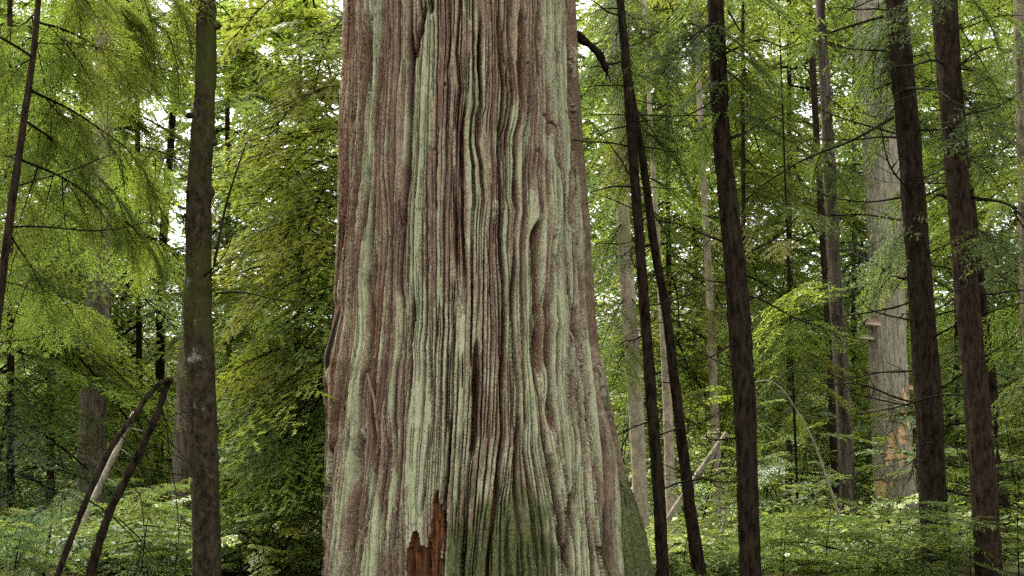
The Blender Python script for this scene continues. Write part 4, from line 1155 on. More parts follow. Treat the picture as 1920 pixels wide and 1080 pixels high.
# ---- the woodpecker snag
def build_snag():
    D = 22.0
    L_ = [(-420, 1592), (0, 1598), (100, 1602), (250, 1617), (400, 1624), (560, 1631), (640, 1630), (740, 1633), (850, 1639), (950, 1645), (1080, 1652)]
    R_ = [(-420, 1644), (0, 1652), (100, 1658), (250, 1683), (400, 1690), (560, 1695), (640, 1697), (740, 1702), (850, 1710), (950, 1718), (1080, 1732)]
    patches = [[(1680, 732), (1684, 726), (1688, 738), (1694, 745), (1695, 755), (1686, 754), (1681, 748)], [(1679, 770), (1684, 764), (1690, 772), (1696, 778), (1698, 796), (1692, 800), (1688, 790), (1681, 786)],
               [(1673, 800), (1678, 793), (1685, 806), (1687, 826), (1680, 834), (1672, 828), (1670, 812)], [(1658, 815), (1664, 811), (1667, 826), (1667, 840), (1676, 846), (1684, 842), (1684, 852), (1680, 872), (1675, 866), (1668, 858), (1660, 864), (1655, 872), (1650, 862), (1654, 848), (1655, 830)],
               [(1696, 820), (1701, 817), (1703, 832), (1697, 836)], [(1641, 905), (1648, 901), (1654, 910), (1652, 924), (1645, 938), (1642, 922)], [(1658, 903), (1664, 901), (1665, 912), (1660, 916)]]
    rows = np.concatenate([np.linspace(-420, 540, 60)[:-1], np.linspace(540, 1000, 240), np.linspace(1000, 1120, 14)[1:]])
    nc = 130
    xl, xr = edge_x(L_, rows), edge_x(R_, rows)
    th = np.concatenate([np.linspace(-math.pi / 2, math.pi / 2, nc), np.linspace(math.pi / 2, 1.5 * math.pi, 24)[1:-1]])
    C = np.array([pt(a, y, D) for a, y in zip((xl + xr) / 2, rows)])
    W = (xr - xl) / 2 / F_PX * D
    PX = (xl + xr)[:, None] / 2 + (xr - xl)[:, None] / 2 * np.sin(th)[None]
    PY = rows[:, None] + 0 * PX
    front = (np.cos(th) > 0)[None] & np.ones(PX.shape, bool)
    h = (fbm(np.sin(th)[None] * 14 + 0 * PX, np.cos(th)[None] * 14 + 0 * PX, PY / 26, seed=140) - 0.5) * 0.035
    h += (fbm(np.sin(th)[None] * 3 + 0 * PX, np.cos(th)[None] * 3 + 0 * PX, PY / 200, seed=141) - 0.5) * 0.10
    jx = (vnoise(PX / 2.0, PY / 3.0, seed=142) - 0.5) * 3.2
    jy = (vnoise(PX / 2.5, PY / 3.5, seed=143) - 0.5) * 5
    wood = np.zeros(PX.shape, bool)
    for p_ in patches:
        cx_, cy_ = np.mean(p_, axis=0)
        wood |= in_poly(PX + jx, PY + jy, [(cx_ + (a - cx_) * 1.12, cy_ + (b - cy_) * 1.15) for a, b in p_])
    wood &= front
    h = np.where(wood, h - 0.012 - 0.03 * vnoise(PX / 4, PY / 5, seed=144), h)
    rad = W[:, None] + h
    P = np.stack([C[:, 0][:, None] + rad * np.sin(th)[None], C[:, 1][:, None] - rad * np.cos(th)[None], C[:, 2][:, None] + 0 * rad], -1)
    base = Vector((C[-1, 0], D, float(ground_z(C[-1, 0], D))))
    root = thing('dead_snag', 'big pale grey dead trunk with orange woodpecker holes and shelf fungi', 'tree', base)
    P = (P - np.array(base)).reshape(-1, 3)
    n = len(th)
    i = np.arange(len(rows) - 1)[:, None] * n
    j = np.arange(n)[None]
    q = np.stack([i + j, i + (j + 1) % n, i + n + (j + 1) % n, i + n + j], -1)
    fw = wood[:-1] & wood[1:]
    q1 = q[~fw].reshape(-1, 4)
    u, inv = np.unique(q1, return_inverse=True)
    link('trunk', make_mesh('trunk', P[u], quads=inv.reshape(-1, 4), mats=[M_SNAG], smooth=True), root)
    owner = np.full(fw.shape, -1)
    cxy = [np.mean(p_, axis=0) for p_ in patches]
    fx, fy = PX[:-1], PY[:-1]
    dist = np.stack([(fx - c_[0]) ** 2 + ((fy - c_[1]) * 0.6) ** 2 for c_ in cxy])
    owner = np.argmin(dist, axis=0)
    for k in range(len(patches)):
        qk = q[fw & (owner == k)].reshape(-1, 4)
        if len(qk) == 0:
            continue
        u, inv = np.unique(qk, return_inverse=True)
        link('woodpecker_hole', make_mesh('woodpecker_hole', P[u], quads=inv.reshape(-1, 4), mats=[M_PECK], smooth=True), root)
    return root, C, W


snag, SC, SW = build_snag()
GREEN['bare'] = (0.2, 0.2, 0.2)


def bracket(label, px, py, w, hgt, D, col_top, col_rim, yaw):
    """shelf fungus: half-round bracket, domed above, flat pale pores below"""
    p = pt(px, py, D)
    m_, nt_, out_ = new_mat('bracket_' + str(px))
    geo = N(nt_, 'ShaderNodeTexCoord')
    sep = N(nt_, 'ShaderNodeSeparateXYZ')
    L(nt_, geo.outputs['Generated'], sep.inputs[0])
    n_ = noise_n(nt_, geo.outputs['Object'], 30, detail=4)
    f_ = math_n(nt_, 'ADD', sep.outputs[2], math_n(nt_, 'MULTIPLY_ADD', n_, 0.4, -0.2))
    col = mixc(nt_, maprange(nt_, f_, 0.25, 0.55), col_rim, col_top)
    b = N(nt_, 'ShaderNodeBsdfPrincipled')
    b.inputs['Roughness'].default_value = 0.75
    L(nt_, col, b.inputs['Base Color'])
    L(nt_, b.outputs[0], out_.inputs[0])
    r = px2m(w, D) / 2
    H = px2m(hgt, D)
    na, prof = 26, [(0.0, 1.0), (0.35, 0.96), (0.65, 0.82), (0.86, 0.58), (0.97, 0.34), (1.0, 0.16), (0.96, 0.03), (0.80, -0.02), (0.40, -0.06), (0.0, -0.10)]
    V = []
    for k in range(na):
        a = 2 * math.pi * k / na
        wv = 1 + 0.06 * math.sin(3 * a + px) + 0.04 * math.sin(7 * a)
        for rr_, zz in prof:
            V.append((math.cos(a) * rr_ * r * wv, math.sin(a) * rr_ * r * 0.9 * wv, (zz - 0.3) * H * (1 + 0.05 * math.sin(5 * a))))
    npf = len(prof)
    Q = [[k * npf + i, ((k + 1) % na) * npf + i, ((k + 1) % na) * npf + i + 1, k * npf + i + 1] for k in range(na) for i in range(npf - 1)]
    o = link('bracket_fungus', make_mesh('bracket_fungus', V, quads=Q, mats=[m_], smooth=True), None, p)
    o.rotation_euler = (0.06, 0.05, yaw)
    o['label'] = label
    o['category'] = 'fungus'
    o['group'] = 'shelf fungi on the grey snag'


bracket('rounded pinkish-brown shelf fungus, upper one on the edge of the grey snag', 1637, 607, 31, 13, 21.8, (0.24, 0.125, 0.085), (0.62, 0.50, 0.38), 0.3)
bracket('thin greenish shelf fungus just below the pinkish one on the grey snag', 1624, 634, 30, 9, 21.85, (0.17, 0.19, 0.08), (0.50, 0.44, 0.28), 0.2)
bracket('small tan shelf fungus above the woodpecker holes, on the far edge of the snag', 1706, 729, 22, 9, 21.9, (0.28, 0.17, 0.10), (0.58, 0.42, 0.28), 1.0)

# ---- left side trees
mossy, PM, RM = px_trunk('mossy_tree', 'mossy greenish-brown trunk standing alone left of the giant cedar', [(387, 0, 41), (385, 150, 43), (379, 270, 47), (373, 400, 49), (372, 540, 52), (371, 620, 58), (377, 700, 56), (381, 800, 57), (386, 950, 54), (388, 1080, 56)], 9.2, M_MOSSY, step=0.04, sides=40, rough=0.13, knots=20, freq=8.0)
for kx, ky, kr in ((411, 48, 9), (354, 217, 8), (403, 268, 10), (347, 405, 8)):
    sp = Soup()
    p = pt(kx, ky, 9.2)
    c_ = pt(381, ky, 9.2)
    dv = np.array(p - c_)
    dv /= np.linalg.norm(dv)
    pp = [np.array(p) - dv * 0.04 - np.array(mossy.location), np.array(p) - np.array(mossy.location), np.array(p) + dv * 0.018 + np.array([0, 0, -0.005]) - np.array(mossy.location), np.array(p) + dv * 0.026 + np.array([0, 0, -0.01]) - np.array(mossy.location)]
    sp.tube(pp, [px2m(kr, 9.2) * 0.9, px2m(kr, 9.2) * 0.75, px2m(kr, 9.2) * 0.45, 0.002], 10, 0, 0.5, 0.25)
    link('branch_stub', sp.mesh('branch_stub', [M_MOSSY]), mossy)

thin, PT, RT = px_trunk('hemlock_tree', 'thin leaning dark stem at the left edge with drooping boughs', [(72, 0, 12), (60, 120, 13), (47, 210, 14), (33, 310, 15), (20, 400, 16), (7, 500, 16), (-10, 640, 17), (-40, 900, 20)], 7.8, M_BROWN, step=0.04)
grey, PGy, _ = px_trunk('grey_tree', 'stout grey-brown trunk behind the snapped sapling', [(196, 100, 36), (190, 300, 40), (186, 500, 44), (181, 640, 47), (175, 760, 50), (171, 860, 52), (165, 1080, 54)], 16.0, M_GREYB, sides=36, step=0.06)
bt1, PB1, _ = px_trunk('brown_tree', 'brown trunk partly hidden behind the mossy trunk', [(356, 560, 30), (345, 750, 34), (336, 1000, 38)], 18.0, M_GREYB)
bt2, PB2, _ = px_trunk('brown_tree', 'narrow brown trunk glimpsed through foliage left of the mossy trunk', [(318, 300, 15), (304, 480, 18), (300, 700, 19)], 22.0, M_BROWN)

# ---- snapped sapling, an upside-down V
sap = thing('snapped_sapling', 'dark snapped sapling bent over into an upside-down V', 'tree', pt(168, 1100, 8.6))
sp = Soup()
p = smooth_path([list(pt(x, y, 8.6)) for x, y in ((316, 716), (308, 735), (295, 775), (270, 830), (240, 890), (210, 950), (185, 1020), (168, 1080), (150, 1150))], 60)
sp.tube(p - np.array(sap.location), np.linspace(px2m(12, 8.6) / 2, px2m(19, 8.6) / 2, 60), 12, 0, 0.4, 0.16)
link('trunk', sp.mesh('trunk', [M_DARK]), sap)
sp = Soup()
p = smooth_path([list(pt(x, y, d)) for x, y, d in ((322, 712, 8.55), (302, 718, 8.5), (283, 736, 8.45), (255, 775, 8.4), (225, 815, 8.3), (190, 872, 8.25), (165, 930, 8.2), (145, 980, 8.2), (120, 1045, 8.15), (106, 1085, 8.1), (90, 1150, 8.1))], 60)
sp.tube(p - np.array(sap.location), np.interp(np.linspace(0, 1, 60), [0, .1, .6, 1], [px2m(5.5, 8.4), px2m(4.6, 8.4), px2m(6, 8.3), px2m(5.2, 8.2)]), 11, 0, 0.4, 0.12)
link('bent_top', sp.mesh('bent_top', [M_DARK]), sap)
for pts_, w0 in (([(262, 765), (285, 800), (330, 840), (372, 890)], 3), ([(265, 878), (300, 884), (355, 893), (400, 900)], 4), ([(250, 860), (285, 838), (345, 862), (400, 880)], 3), ([(160, 935), (200, 960), (250, 1010), (290, 1060)], 4),
                 ([(222, 972), (262, 1010), (290, 1050), (330, 1090)], 3), ([(228, 817), (250, 845), (275, 880)], 3), ([(300, 750), (312, 800), (318, 850), (330, 930), (336, 1010)], 3), ([(196, 1040), (240, 1068), (300, 1072)], 3), ([(240, 895), (262, 930), (270, 990), (276, 1080)], 2.5)):
    limb(sap, pts_, 8.5, w0, 1.2, M_TWIG, 'dead_branch')

pole = thing('leaning_pole', 'pale bare dead pole leaning behind the snapped sapling', 'log', pt(150, 1000, 12.0))
sp = Soup()
p = smooth_path([list(pt(x, y, 12.0)) for x, y in ((252, 772), (236, 806), (215, 852), (190, 905), (165, 962), (140, 1020))], 30)
sp.tube(p - np.array(pole.location), np.linspace(px2m(9, 12) / 2, px2m(17, 12) / 2, 30), 10, 0, 0.6, 0.15)
link('stem', sp.mesh('stem', [M_LOG]), pole)
for pts_ in ([(238, 800), (258, 806), (268, 808)], [(222, 838), (236, 848), (246, 856)], [(196, 895), (214, 905), (222, 930), (216, 960)]):
    limb(pole, pts_, 12.0, 2.5, 1, M_PALETWIG, 'twig')

log = thing('broken_log', 'pale broken log leaning diagonally between dark trunks', 'log', pt(1262, 962, 12.3))
sp = Soup()
p = smooth_path([list(pt(x, y, 12.3)) for x, y in ((1362, 811), (1345, 836), (1322, 868), (1296, 908), (1270, 946), (1252, 975))], 30)
sp.tube(p - np.array(log.location), np.linspace(px2m(8, 12.3) / 2, px2m(12, 12.3) / 2, 30)[::1], 10, 0, 0.6, 0.12)
link('stem', sp.mesh('stem', [M_LOG]), log)
for pts_, w0 in (([(1360, 812), (1366, 816), (1371, 818)], 4), ([(1316, 879), (1312, 888), (1310, 893)], 5), ([(1338, 842), (1334, 850), (1331, 852)], 4)):
    limb(log, pts_, 12.25, w0, 1.5, M_LOG, 'branch_stub', 8)

arch = thing('arched_stem', 'thin pale dead stem arching over the undergrowth', 'stem', pt(1575, 985, 13.0))
P_ = limb(arch, [(1411, 717), (1440, 714), (1457, 722), (1475, 740), (1492, 767), (1505, 788), (1525, 827), (1553, 905), (1567, 947), (1575, 985)], 13.0, 2.2, 5, M_PALETWIG, 'stem', 40, 7)
limb(arch, [(1524, 825), (1532, 848), (1545, 880), (1557, 925)], 13.0, 2, 2, M_PALETWIG, 'twig')

dt = thing('dead_twigs', 'pale bare fallen branch lying between the slender dark stems', 'branch', pt(1260, 1000, 12.5))
for pts_, w0 in (([(1258, 1000), (1285, 975), (1305, 955), (1322, 938), (1332, 920)], 4), ([(1305, 955), (1322, 975), (1340, 990)], 2), ([(1322, 938), (1340, 940), (1356, 942)], 2), ([(1268, 992), (1300, 1020), (1330, 1020)], 2.5), ([(1355, 985), (1365, 950), (1362, 985)], 2), ([(1310, 1040), (1335, 1020), (1350, 1000), (1362, 970)], 2.5)):
    limb(dt, pts_, 12.5, w0, 1, M_PALETWIG, 'twig')

print('trunks done', len(bpy.data.objects))

# ------------------------------------------------------------------ foliage: near left, boughs hanging from the thin leaning stem
for pts_, w0, gr, n_ in (([(73, 42), (130, 60), (200, 95), (285, 122)], 6, ('olive', 'mid', 'bright', 'dark'), 15), ([(58, 170), (130, 205), (200, 250), (250, 285), (340, 300)], 6, ('olive', 'mid', 'bright', 'dark'), 16),
                         ([(45, 225), (110, 270), (170, 320), (240, 392)], 5, ('mid', 'dark'), 10), ([(40, 300), (120, 335), (200, 390), (255, 430), (305, 447)], 5, ('mid', 'olive', 'bright'), 12),
                         ([(18, 440), (60, 500), (100, 545), (150, 570)], 4, ('mid', 'dark'), 8), ([(70, 20), (30, 60), (-20, 100)], 4, ('dark', 'mid'), 6), ([(60, 110), (20, 130), (-30, 170)], 4, ('mid', 'dark'), 6),
                         ([(76, -60), (150, -30), (240, 10), (330, 70)], 6, ('olive', 'mid', 'bright', 'dark'), 14), ([(80, -140), (180, -110), (270, -60), (340, 0)], 6, ('mid', 'olive'), 12)):
    dd = [7.8 + 0.75 * i * random.uniform(0.7, 1.1) for i in range(len(pts_))]
    P_ = limb(thin, pts_, dd, w0, 1.5, M_TWIG, 'branch')
    hang(thin, P_, 'hemlock', list(gr), int(n_ * 1.4), 0.35, 0.75, 0.1, 1.0, 0.75, 1.0)
dead_on(thin, PT, 10, 0.4, 1.1, -50, 700)
limb(mossy, [(401, 500), (412, 440), (425, 380), (442, 325), (462, 268)], 9.0, 6, 3, M_DARK, 'branch')
limb(mossy, [(404, 550), (450, 548), (520, 562), (600, 570)], 9.4, 4, 1.5, M_DARK, 'branch')
dead_on(mossy, PM, 5, 0.3, 0.9, -50, 900)

# ---- hemlock standing behind the giant cedar: olive boughs reach out to the left of it
hid = conifer('hemlock_tree', 'hemlock behind the giant cedar whose yellow-green boughs hang over its left edge', 700, 13.6, 40, 0, M_BROWN, 8, 2.0, 'hemlock', ('olive', 'bright'), z0=1.5, toward=math.pi)
for x0, y0, x1, y1, gr in ((660, 50, 500, 60, 'yellow'), (660, 95, 520, 120, 'yellow'), (660, 20, 560, 110, 'olive'), (670, 230, 480, 235, 'yellow'), (665, 240, 430, 260, 'olive'), (660, 290, 470, 330, 'yellow'), (665, 300, 510, 400, 'yellow'),
                           (660, 340, 480, 440, 'olive'), (660, 380, 450, 430, 'yellow'), (665, 420, 490, 520, 'bright'), (660, 160, 420, 200, 'olive'), (660, 470, 430, 560, 'olive'), (660, 500, 500, 610, 'mid'), (665, 520, 540, 640, 'mid'), (660, 400, 560, 520, 'olive'), (650, 330, 560, 420, 'yellow')):
    place(hid, 'hemlock', pt(x0, y0, 13.4), pt(x1, y1, 11.6 + random.uniform(-0.5, 1.0)), gr, random.uniform(-0.2, 0.5), 1.1)
low = conifer('hemlock_tree', 'shaded hemlock with dark drooping boughs between the mossy trunk and the giant cedar', 655, 13.0, 26, 0, M_DARK, 3, 1.6, 'hemlock', ('bright', 'olive'), z0=0.4, ztop=4.0, toward=math.pi)
for x0, y0, x1, y1, d1, gr in ((650, 720, 412, 796, 11.4, 'blue'), (650, 660, 430, 740, 10.8, 'bright'), (650, 700, 470, 850, 10.9, 'bright'), (640, 760, 420, 870, 11.3, 'bright'), (640, 800, 500, 950, 11.0, 'mid'), (640, 830, 430, 930, 11.4, 'bright'), (640, 880, 470, 1000, 11.6, 'mid'),
                               (640, 640, 410, 650, 11.6, 'olive'), (640, 680, 520, 800, 10.8, 'mid'), (640, 900, 520, 1040, 11.2, 'bright'), (640, 860, 560, 1000, 11.3, 'bright'), (640, 740, 560, 900, 11.3, 'mid'), (640, 610, 440, 690, 11.5, 'olive')):
    place(low, 'hemlock', pt(x0, y0, 12.9), pt(x1, y1, d1), gr, random.uniform(-0.2, 0.6), 1.15)

# ---- vine maple with bright backlit leaves between the mossy trunk and the giant
vm = thing('vine_maple', 'vine maple with bright yellow-green leaves beside the mossy trunk', 'tree', pt(600, 1010, 15.0))
for pts_, w0, w1 in (([(600, 1010), (590, 800), (640, 500), (650, 260), (638, 195), (620, 140), (600, 60), (575, -60)], 9, 5), ([(565, -80), (570, 0), (578, 30), (584, 56)], 8, 5), ([(505, -80), (512, 0), (520, 18), (527, 32)], 6, 4), ([(553, 112), (557, 140), (556, 175), (548, 205)], 4, 2), ([(500, -20), (508, 30), (514, 42)], 3, 2)):
    limb(vm, pts_, 15.0, w0, w1, M_DARK, 'stem', 26, 7)
for cx, cy, sx, sy, n_ in ((500, 30, 70, 40, 22), (440, 60, 40, 50, 16), (590, 40, 50, 40, 16), (510, 165, 50, 22, 12), (600, 210, 30, 20, 8), (440, 130, 30, 40, 8), (560, 340, 50, 30, 10), (470, 300, 40, 40, 8), (430, 330, 30, 40, 6)):
    for _ in range(n_):
        x, y = cx + random.gauss(0, sx * 0.6), cy + random.gauss(0, sy * 0.6)
        d_ = random.uniform(14.2, 16.5)
        p = pt(x, y, d_)
        a = random.uniform(0, 2 * math.pi)
        place(vm, 'maple', p, p + Vector((math.cos(a), math.sin(a), random.uniform(-0.3, 0.15))) * random.uniform(0.6, 1.1), random.choice(('yellow', 'bright', 'bright')), random.uniform(-0.4, 0.4))

# ---- conifers farther back
BACK = [
    ('pale green conifer filling the lower left corner', 20, 14.5, 15, 'M_BROWN', 46, 2.3, ('hemlock', 'flat'), ('mid', 'bright', 'blue'), 5.5),
    ('conifer with layered flat boughs left of the stout grey-brown trunk', 95, 19.5, 15, 'M_BROWN', 60, 2.8, ('hemlock', 'flat'), ('mid', 'bright', 'mid'), None),
    ('bright green conifer between the stout grey-brown trunk and the mossy one', 262, 20.5, 13, 'M_BROWN', 60, 2.6, ('hemlock', 'flat'), ('bright', 'mid', 'yellow'), None),
    ('dull green conifer high behind the thin leaning stem', 150, 27.0, 15, 'M_BROWN', 60, 3.6, 'hemlock', ('mid', 'olive', 'dark'), None),
    ('tall conifer beyond the mossy trunk, showing through the gaps', 430, 24.0, 13, 'M_BROWN', 56, 3.2, 'hemlock', ('mid', 'blue', 'bright'), None),
    ('blue-green conifer far behind the vine maple', 520, 32.0, 13, 'M_BROWN', 62, 4.0, 'flat', ('blue', 'mid'), None),
    ('bright conifer low beside the left edge of the giant cedar', 560, 19.0, 10, 'M_BROWN', 40, 2.3, ('hemlock', 'flat'), ('bright', 'yellow', 'mid'), 5.5),
    ('tall green conifer behind the slender dark pair', 1255, 21.0, 12, 'M_BROWN', 66, 2.7, 'hemlock', ('mid', 'bright', 'olive'), None),
    ('far conifer between the lone dark trunk and the slender pair', 1305, 29.0, 12, 'M_BROWN', 56, 3.6, 'hemlock', ('mid', 'bright'), None),
    ('dark green conifer behind the lone dark trunk, high boughs', 1395, 17.5, 10, 'M_DARK', 36, 1.7, 'hemlock', ('dark', 'mid', 'olive'), None),
    ('olive conifer left of the flaky trunk', 1480, 23.0, 12, 'M_BROWN', 60, 2.9, 'hemlock', ('olive', 'mid', 'mid'), None),
    ('pale far conifer right of the flaky trunk, behind the snag', 1600, 31.0, 13, 'M_BROWN', 60, 3.8, ('hemlock', 'flat'), ('mid', 'blue', 'bright'), None),
    ('green conifer showing between the blackish and the reddish-brown trunks', 1795, 24.0, 10, 'M_DARK', 56, 2.4, ('hemlock', 'flat'), ('mid', 'bright', 'dark'), None),
    ('dark conifer filling the upper right corner', 1945, 17.0, 10, 'M_DARK', 46, 1.9, 'hemlock', ('dark', 'mid'), None),
    ('lighter conifer beyond the right edge trunk', 1930, 25.0, 13, 'M_BROWN', 60, 3.2, ('hemlock', 'flat'), ('mid', 'bright'), None),
    ('conifer peeping out beyond the left edge', -70, 20.0, 13, 'M_BROWN', 36, 3.0, 'hemlock', ('mid', 'bright'), None),
]
for lab, px_, D_, w_, mt_, nb_, bl_, kd_, gr_, zt_ in BACK:
    conifer('conifer_tree', lab, px_, D_, w_, random.uniform(-6, 10), globals()[mt_], int(nb_ * ((0.95 if px_ > 960 else 0.75) if D_ > 23 else 0.95)), bl_, kd_, gr_, ztop=zt_, deads=4, z0={1395: 4.2, 1480: 4.0, 1255: 2.4, 1305: 3.0, 1600: 3.5}.get(px_, 0.8))

# bright bough clump beside the lone dark trunk, on the olive young hemlock
yh = conifer('young_hemlock', 'young hemlock with a bright yellow-green bough between the lone dark and flaky trunks', 1490, 14.6, 5, 30, M_TWIG, 6, 0.9, 'hemlock', ('mid', 'olive'), z0=0.5, ztop=5.0)
for x0, y0, x1, y1, gr in ((1535, 540, 1410, 600, 'yellow'), (1520, 530, 1445, 560, 'yellow'), (1510, 590, 1420, 640, 'bright'), (1500, 640, 1405, 690, 'bright'), (1505, 600, 1550, 640, 'bright'), (1500, 680, 1420, 740, 'mid'), (1500, 560, 1540, 545, 'bright')):
    place(yh, 'hemlock', pt(x0, y0, 14.6), pt(x1, y1, 13.8), gr, 0.35, 1.2)

# ---- bare and leafy branches of the near right trees
for tr, P_, n_, l0, l1 in ((treeA, PA, 16, 0.4, 1.2), (treeB, PB, 8, 0.3, 0.9), (treeC, PC, 16, 0.5, 1.5), (treeD, PD, 22, 0.6, 1.9), (treeE, PE, 16, 0.5, 1.6), (treeG, PG, 16, 0.6, 1.7), (treeH, PH, 16, 0.6, 1.8), (treeF, PF, 14, 0.3, 1.0)):
    dead_on(tr, P_, n_, l0, l1, -120, 960)
for tr, P_ in ((treeP1, PP1), (treeP2, PP2)):
    dead_on(tr, P_, 8, 0.3, 0.8, 250, 950)
for tr, D_, rows_ in ((treeD, 11.3, [([(1675, 220), (1600, 262), (1500, 303), (1440, 340), (1392, 384)], 6), ([(1657, 30), (1560, 60), (1500, 82), (1420, 108)], 6), ([(1662, 95), (1600, 92), (1530, 78)], 4), ([(1678, 250), (1590, 225), (1500, 192)], 4), ([(1690, 370), (1640, 378), (1560, 370), (1500, 345)], 4), ([(1705, 600), (1660, 590), (1630, 580), (1612, 558)], 4), ([(1712, 762), (1660, 752), (1600, 735), (1560, 700)], 3)]),
                      (treeC, 10.8, [([(1345, 95), (1300, 45), (1260, 60), (1200, 55)], 4), ([(1360, 100), (1420, 75), (1480, 85), (1510, 60)], 5), ([(1375, 405), (1340, 408), (1310, 400)], 5), ([(1365, 20), (1400, 70), (1450, 85)], 4), ([(1410, 470), (1450, 450), (1500, 405)], 4), ([(1376, 530), (1340, 528), (1310, 520)], 4), ([(1383, 821), (1340, 825), (1322, 803)], 4), ([(1350, 180), (1290, 215), (1220, 215)], 3.5)]),
                      (treeA, 11.2, [([(1165, 15), (1120, 20), (1088, 40)], 4), ([(1188, 235), (1140, 245), (1100, 275)], 3.5), ([(1190, 216), (1140, 215), (1095, 217)], 3), ([(1200, 350), (1150, 350), (1105, 362)], 5), ([(1180, 160), (1130, 160), (1090, 165)], 3), ([(1195, 350), (1150, 280), (1100, 220)], 3), ([(1205, 400), (1150, 375), (1110, 362)], 3), ([(1195, 215), (1260, 217), (1330, 216)], 3)]),
                      (treeE, 10.6, [([(1820, 370), (1880, 380), (1930, 420)], 6), ([(1800, 120), (1850, 90), (1900, 95)], 4), ([(1812, 215), (1870, 200), (1930, 160)], 4), ([(1790, 380), (1760, 365), (1740, 380)], 10), ([(1830, 480), (1880, 520), (1930, 540)], 4), ([(1800, 50), (1860, 150), (1890, 210)], 3)])):
    for pts_, w0 in rows_:
        limb(tr, pts_, [D_ - 0.25 * i * random.uniform(-0.6, 1) for i in range(len(pts_))], w0, 1.2, M_TWIG, 'branch')
for tr, D_, lst in ((treeC, 10.7, [(1350, 60, 1440, 110, 'dark'), (1360, 90, 1480, 150, 'dark'), (1360, 130, 1450, 210, 'dark'), (1350, 150, 1250, 200, 'dark'), (1345, 40, 1230, 100, 'dark'), (1360, -40, 1500, 40, 'mid'), (1345, -30, 1240, 20, 'mid'), (1360, 200, 1290, 290, 'mid')]),
                    (treeD, 12.2, [(1690, -10, 1590, 60, 'dark'), (1690, 10, 1640, 130, 'dark'), (1680, 40, 1580, 160, 'mid'), (1700, 180, 1620, 260, 'mid'), (1690, 200, 1760, 250, 'dark'), (1710, 420, 1630, 480, 'mid'), (1710, 440, 1600, 560, 'mid'), (1710, 430, 1640, 540, 'bright'), (1720, 330, 1650, 400, 'dark'), (1690, 60, 1650, 220, 'dark')]),
                    (treeE, 10.5, [(1800, -20, 1900, 60, 'dark'), (1800, 120, 1900, 170, 'dark'), (1810, 180, 1890, 260, 'dark'), (1760, -20, 1700, 50, 'dark'), (1820, 300, 1900, 330, 'mid'), (1830, 430, 1910, 480, 'dark')]),
                    (treeA, 12.4, [(1170, -20, 1110, 40, 'mid'), (1170, 20, 1240, 70, 'mid'), (1180, 90, 1110, 150, 'mid'), (1190, 200, 1250, 290, 'mid'), (1200, 300, 1130, 380, 'mid'), (1200, 380, 1290, 460, 'mid'), (1205, 450, 1120, 520, 'dark'), (1170, -60, 1150, 30, 'mid'), (1175, 20, 1140, 110, 'mid'), (1180, 60, 1165, 170, 'olive'), (1185, 120, 1150, 230, 'mid'), (1190, 190, 1150, 290, 'mid'), (1190, 240, 1170, 340, 'olive'), (1200, 60, 1300, 130, 'mid'), (1195, 140, 1310, 200, 'bright'), (1200, 240, 1310, 310, 'mid'), (1210, 330, 1310, 400, 'mid')]),
                    (treeF, 14.9, [(1545, 40, 1480, 120, 'mid'), (1550, 180, 1600, 250, 'bright'), (1555, 260, 1520, 340, 'mid'), (1550, 300, 1600, 360, 'mid'), (1540, -10, 1600, 60, 'mid')]),
                    (treeH, 12.2, [(1915, 60, 1850, 130, 'dark'), (1915, 200, 1840, 260, 'dark'), (1920, 330, 1850, 400, 'mid'), (1920, 560, 1860, 640, 'mid'), (1925, 700, 1870, 760, 'mid')]),
                    (treeP1, 15.4, [(1170, 560, 1130, 660, 'mid'), (1180, 640, 1140, 720, 'bright'), (1185, 560, 1240, 640, 'mid'), (1170, 300, 1110, 400, 'mid'), (1165, 420, 1115, 500, 'dark')])):
    for x0, y0, x1, y1, gr in lst:
        for rep in range(2):
            j = lambda v: v + random.uniform(-18, 18)
            place(tr, 'hemlock', pt(x0, y0, D_), pt(j(x1), j(y1), D_ - random.uniform(-0.8, 0.9)), gr, random.uniform(-0.5, 0.6), 1.05)

# ------------------------------------------------------------------ young conifers and shrubs near the ground
SAPL = [
    ('hemlock sapling with flat sprays at the foot of the lone dark trunk', 1465, 11.6, 0.8, ('mid', 'bright'), 14), ('low hemlock sapling in front of the flaky trunk', 1545, 11.2, 0.9, ('mid', 'bright', 'mid'), 14),
    ('hemlock sapling spreading before the blackish trunk', 1725, 10.6, 0.85, ('mid', 'dark', 'mid'), 18), ('shaded hemlock sapling at the foot of the reddish-brown trunk', 1815, 11.4, 0.9, ('dark', 'mid'), 14),
    ('hemlock sapling between the slender dark stems', 1278, 11.9, 0.7, ('mid', 'bright'), 12), ('hemlock sapling at the lower right corner', 1905, 11.0, 1.2, ('mid', 'bright'), 16),
    ('small hemlock sapling between the leaning log and the lone dark trunk', 1350, 12.8, 0.9, ('mid', 'mid', 'bright'), 12), ('hemlock sapling in front of the pale snag', 1640, 10.6, 0.75, ('bright', 'mid'), 14),
    ('bright hemlock sapling behind the snapped sapling', 265, 10.6, 1.0, ('bright', 'mid'), 18), ('hemlock sapling at the foot of the mossy trunk', 330, 11.8, 0.9, ('bright', 'mid'), 14), ('bright hemlock sapling at the foot of the giant cedar, left side', 545, 12.6, 1.1, ('bright', 'yellow'), 16),
    ('hemlock sapling below the dark boughs beside the mossy trunk', 460, 11.8, 0.8, ('mid', 'bright'), 12), ('yellow-green sapling at the lower left corner', 25, 9.8, 0.75, ('bright', 'olive'), 12),
]
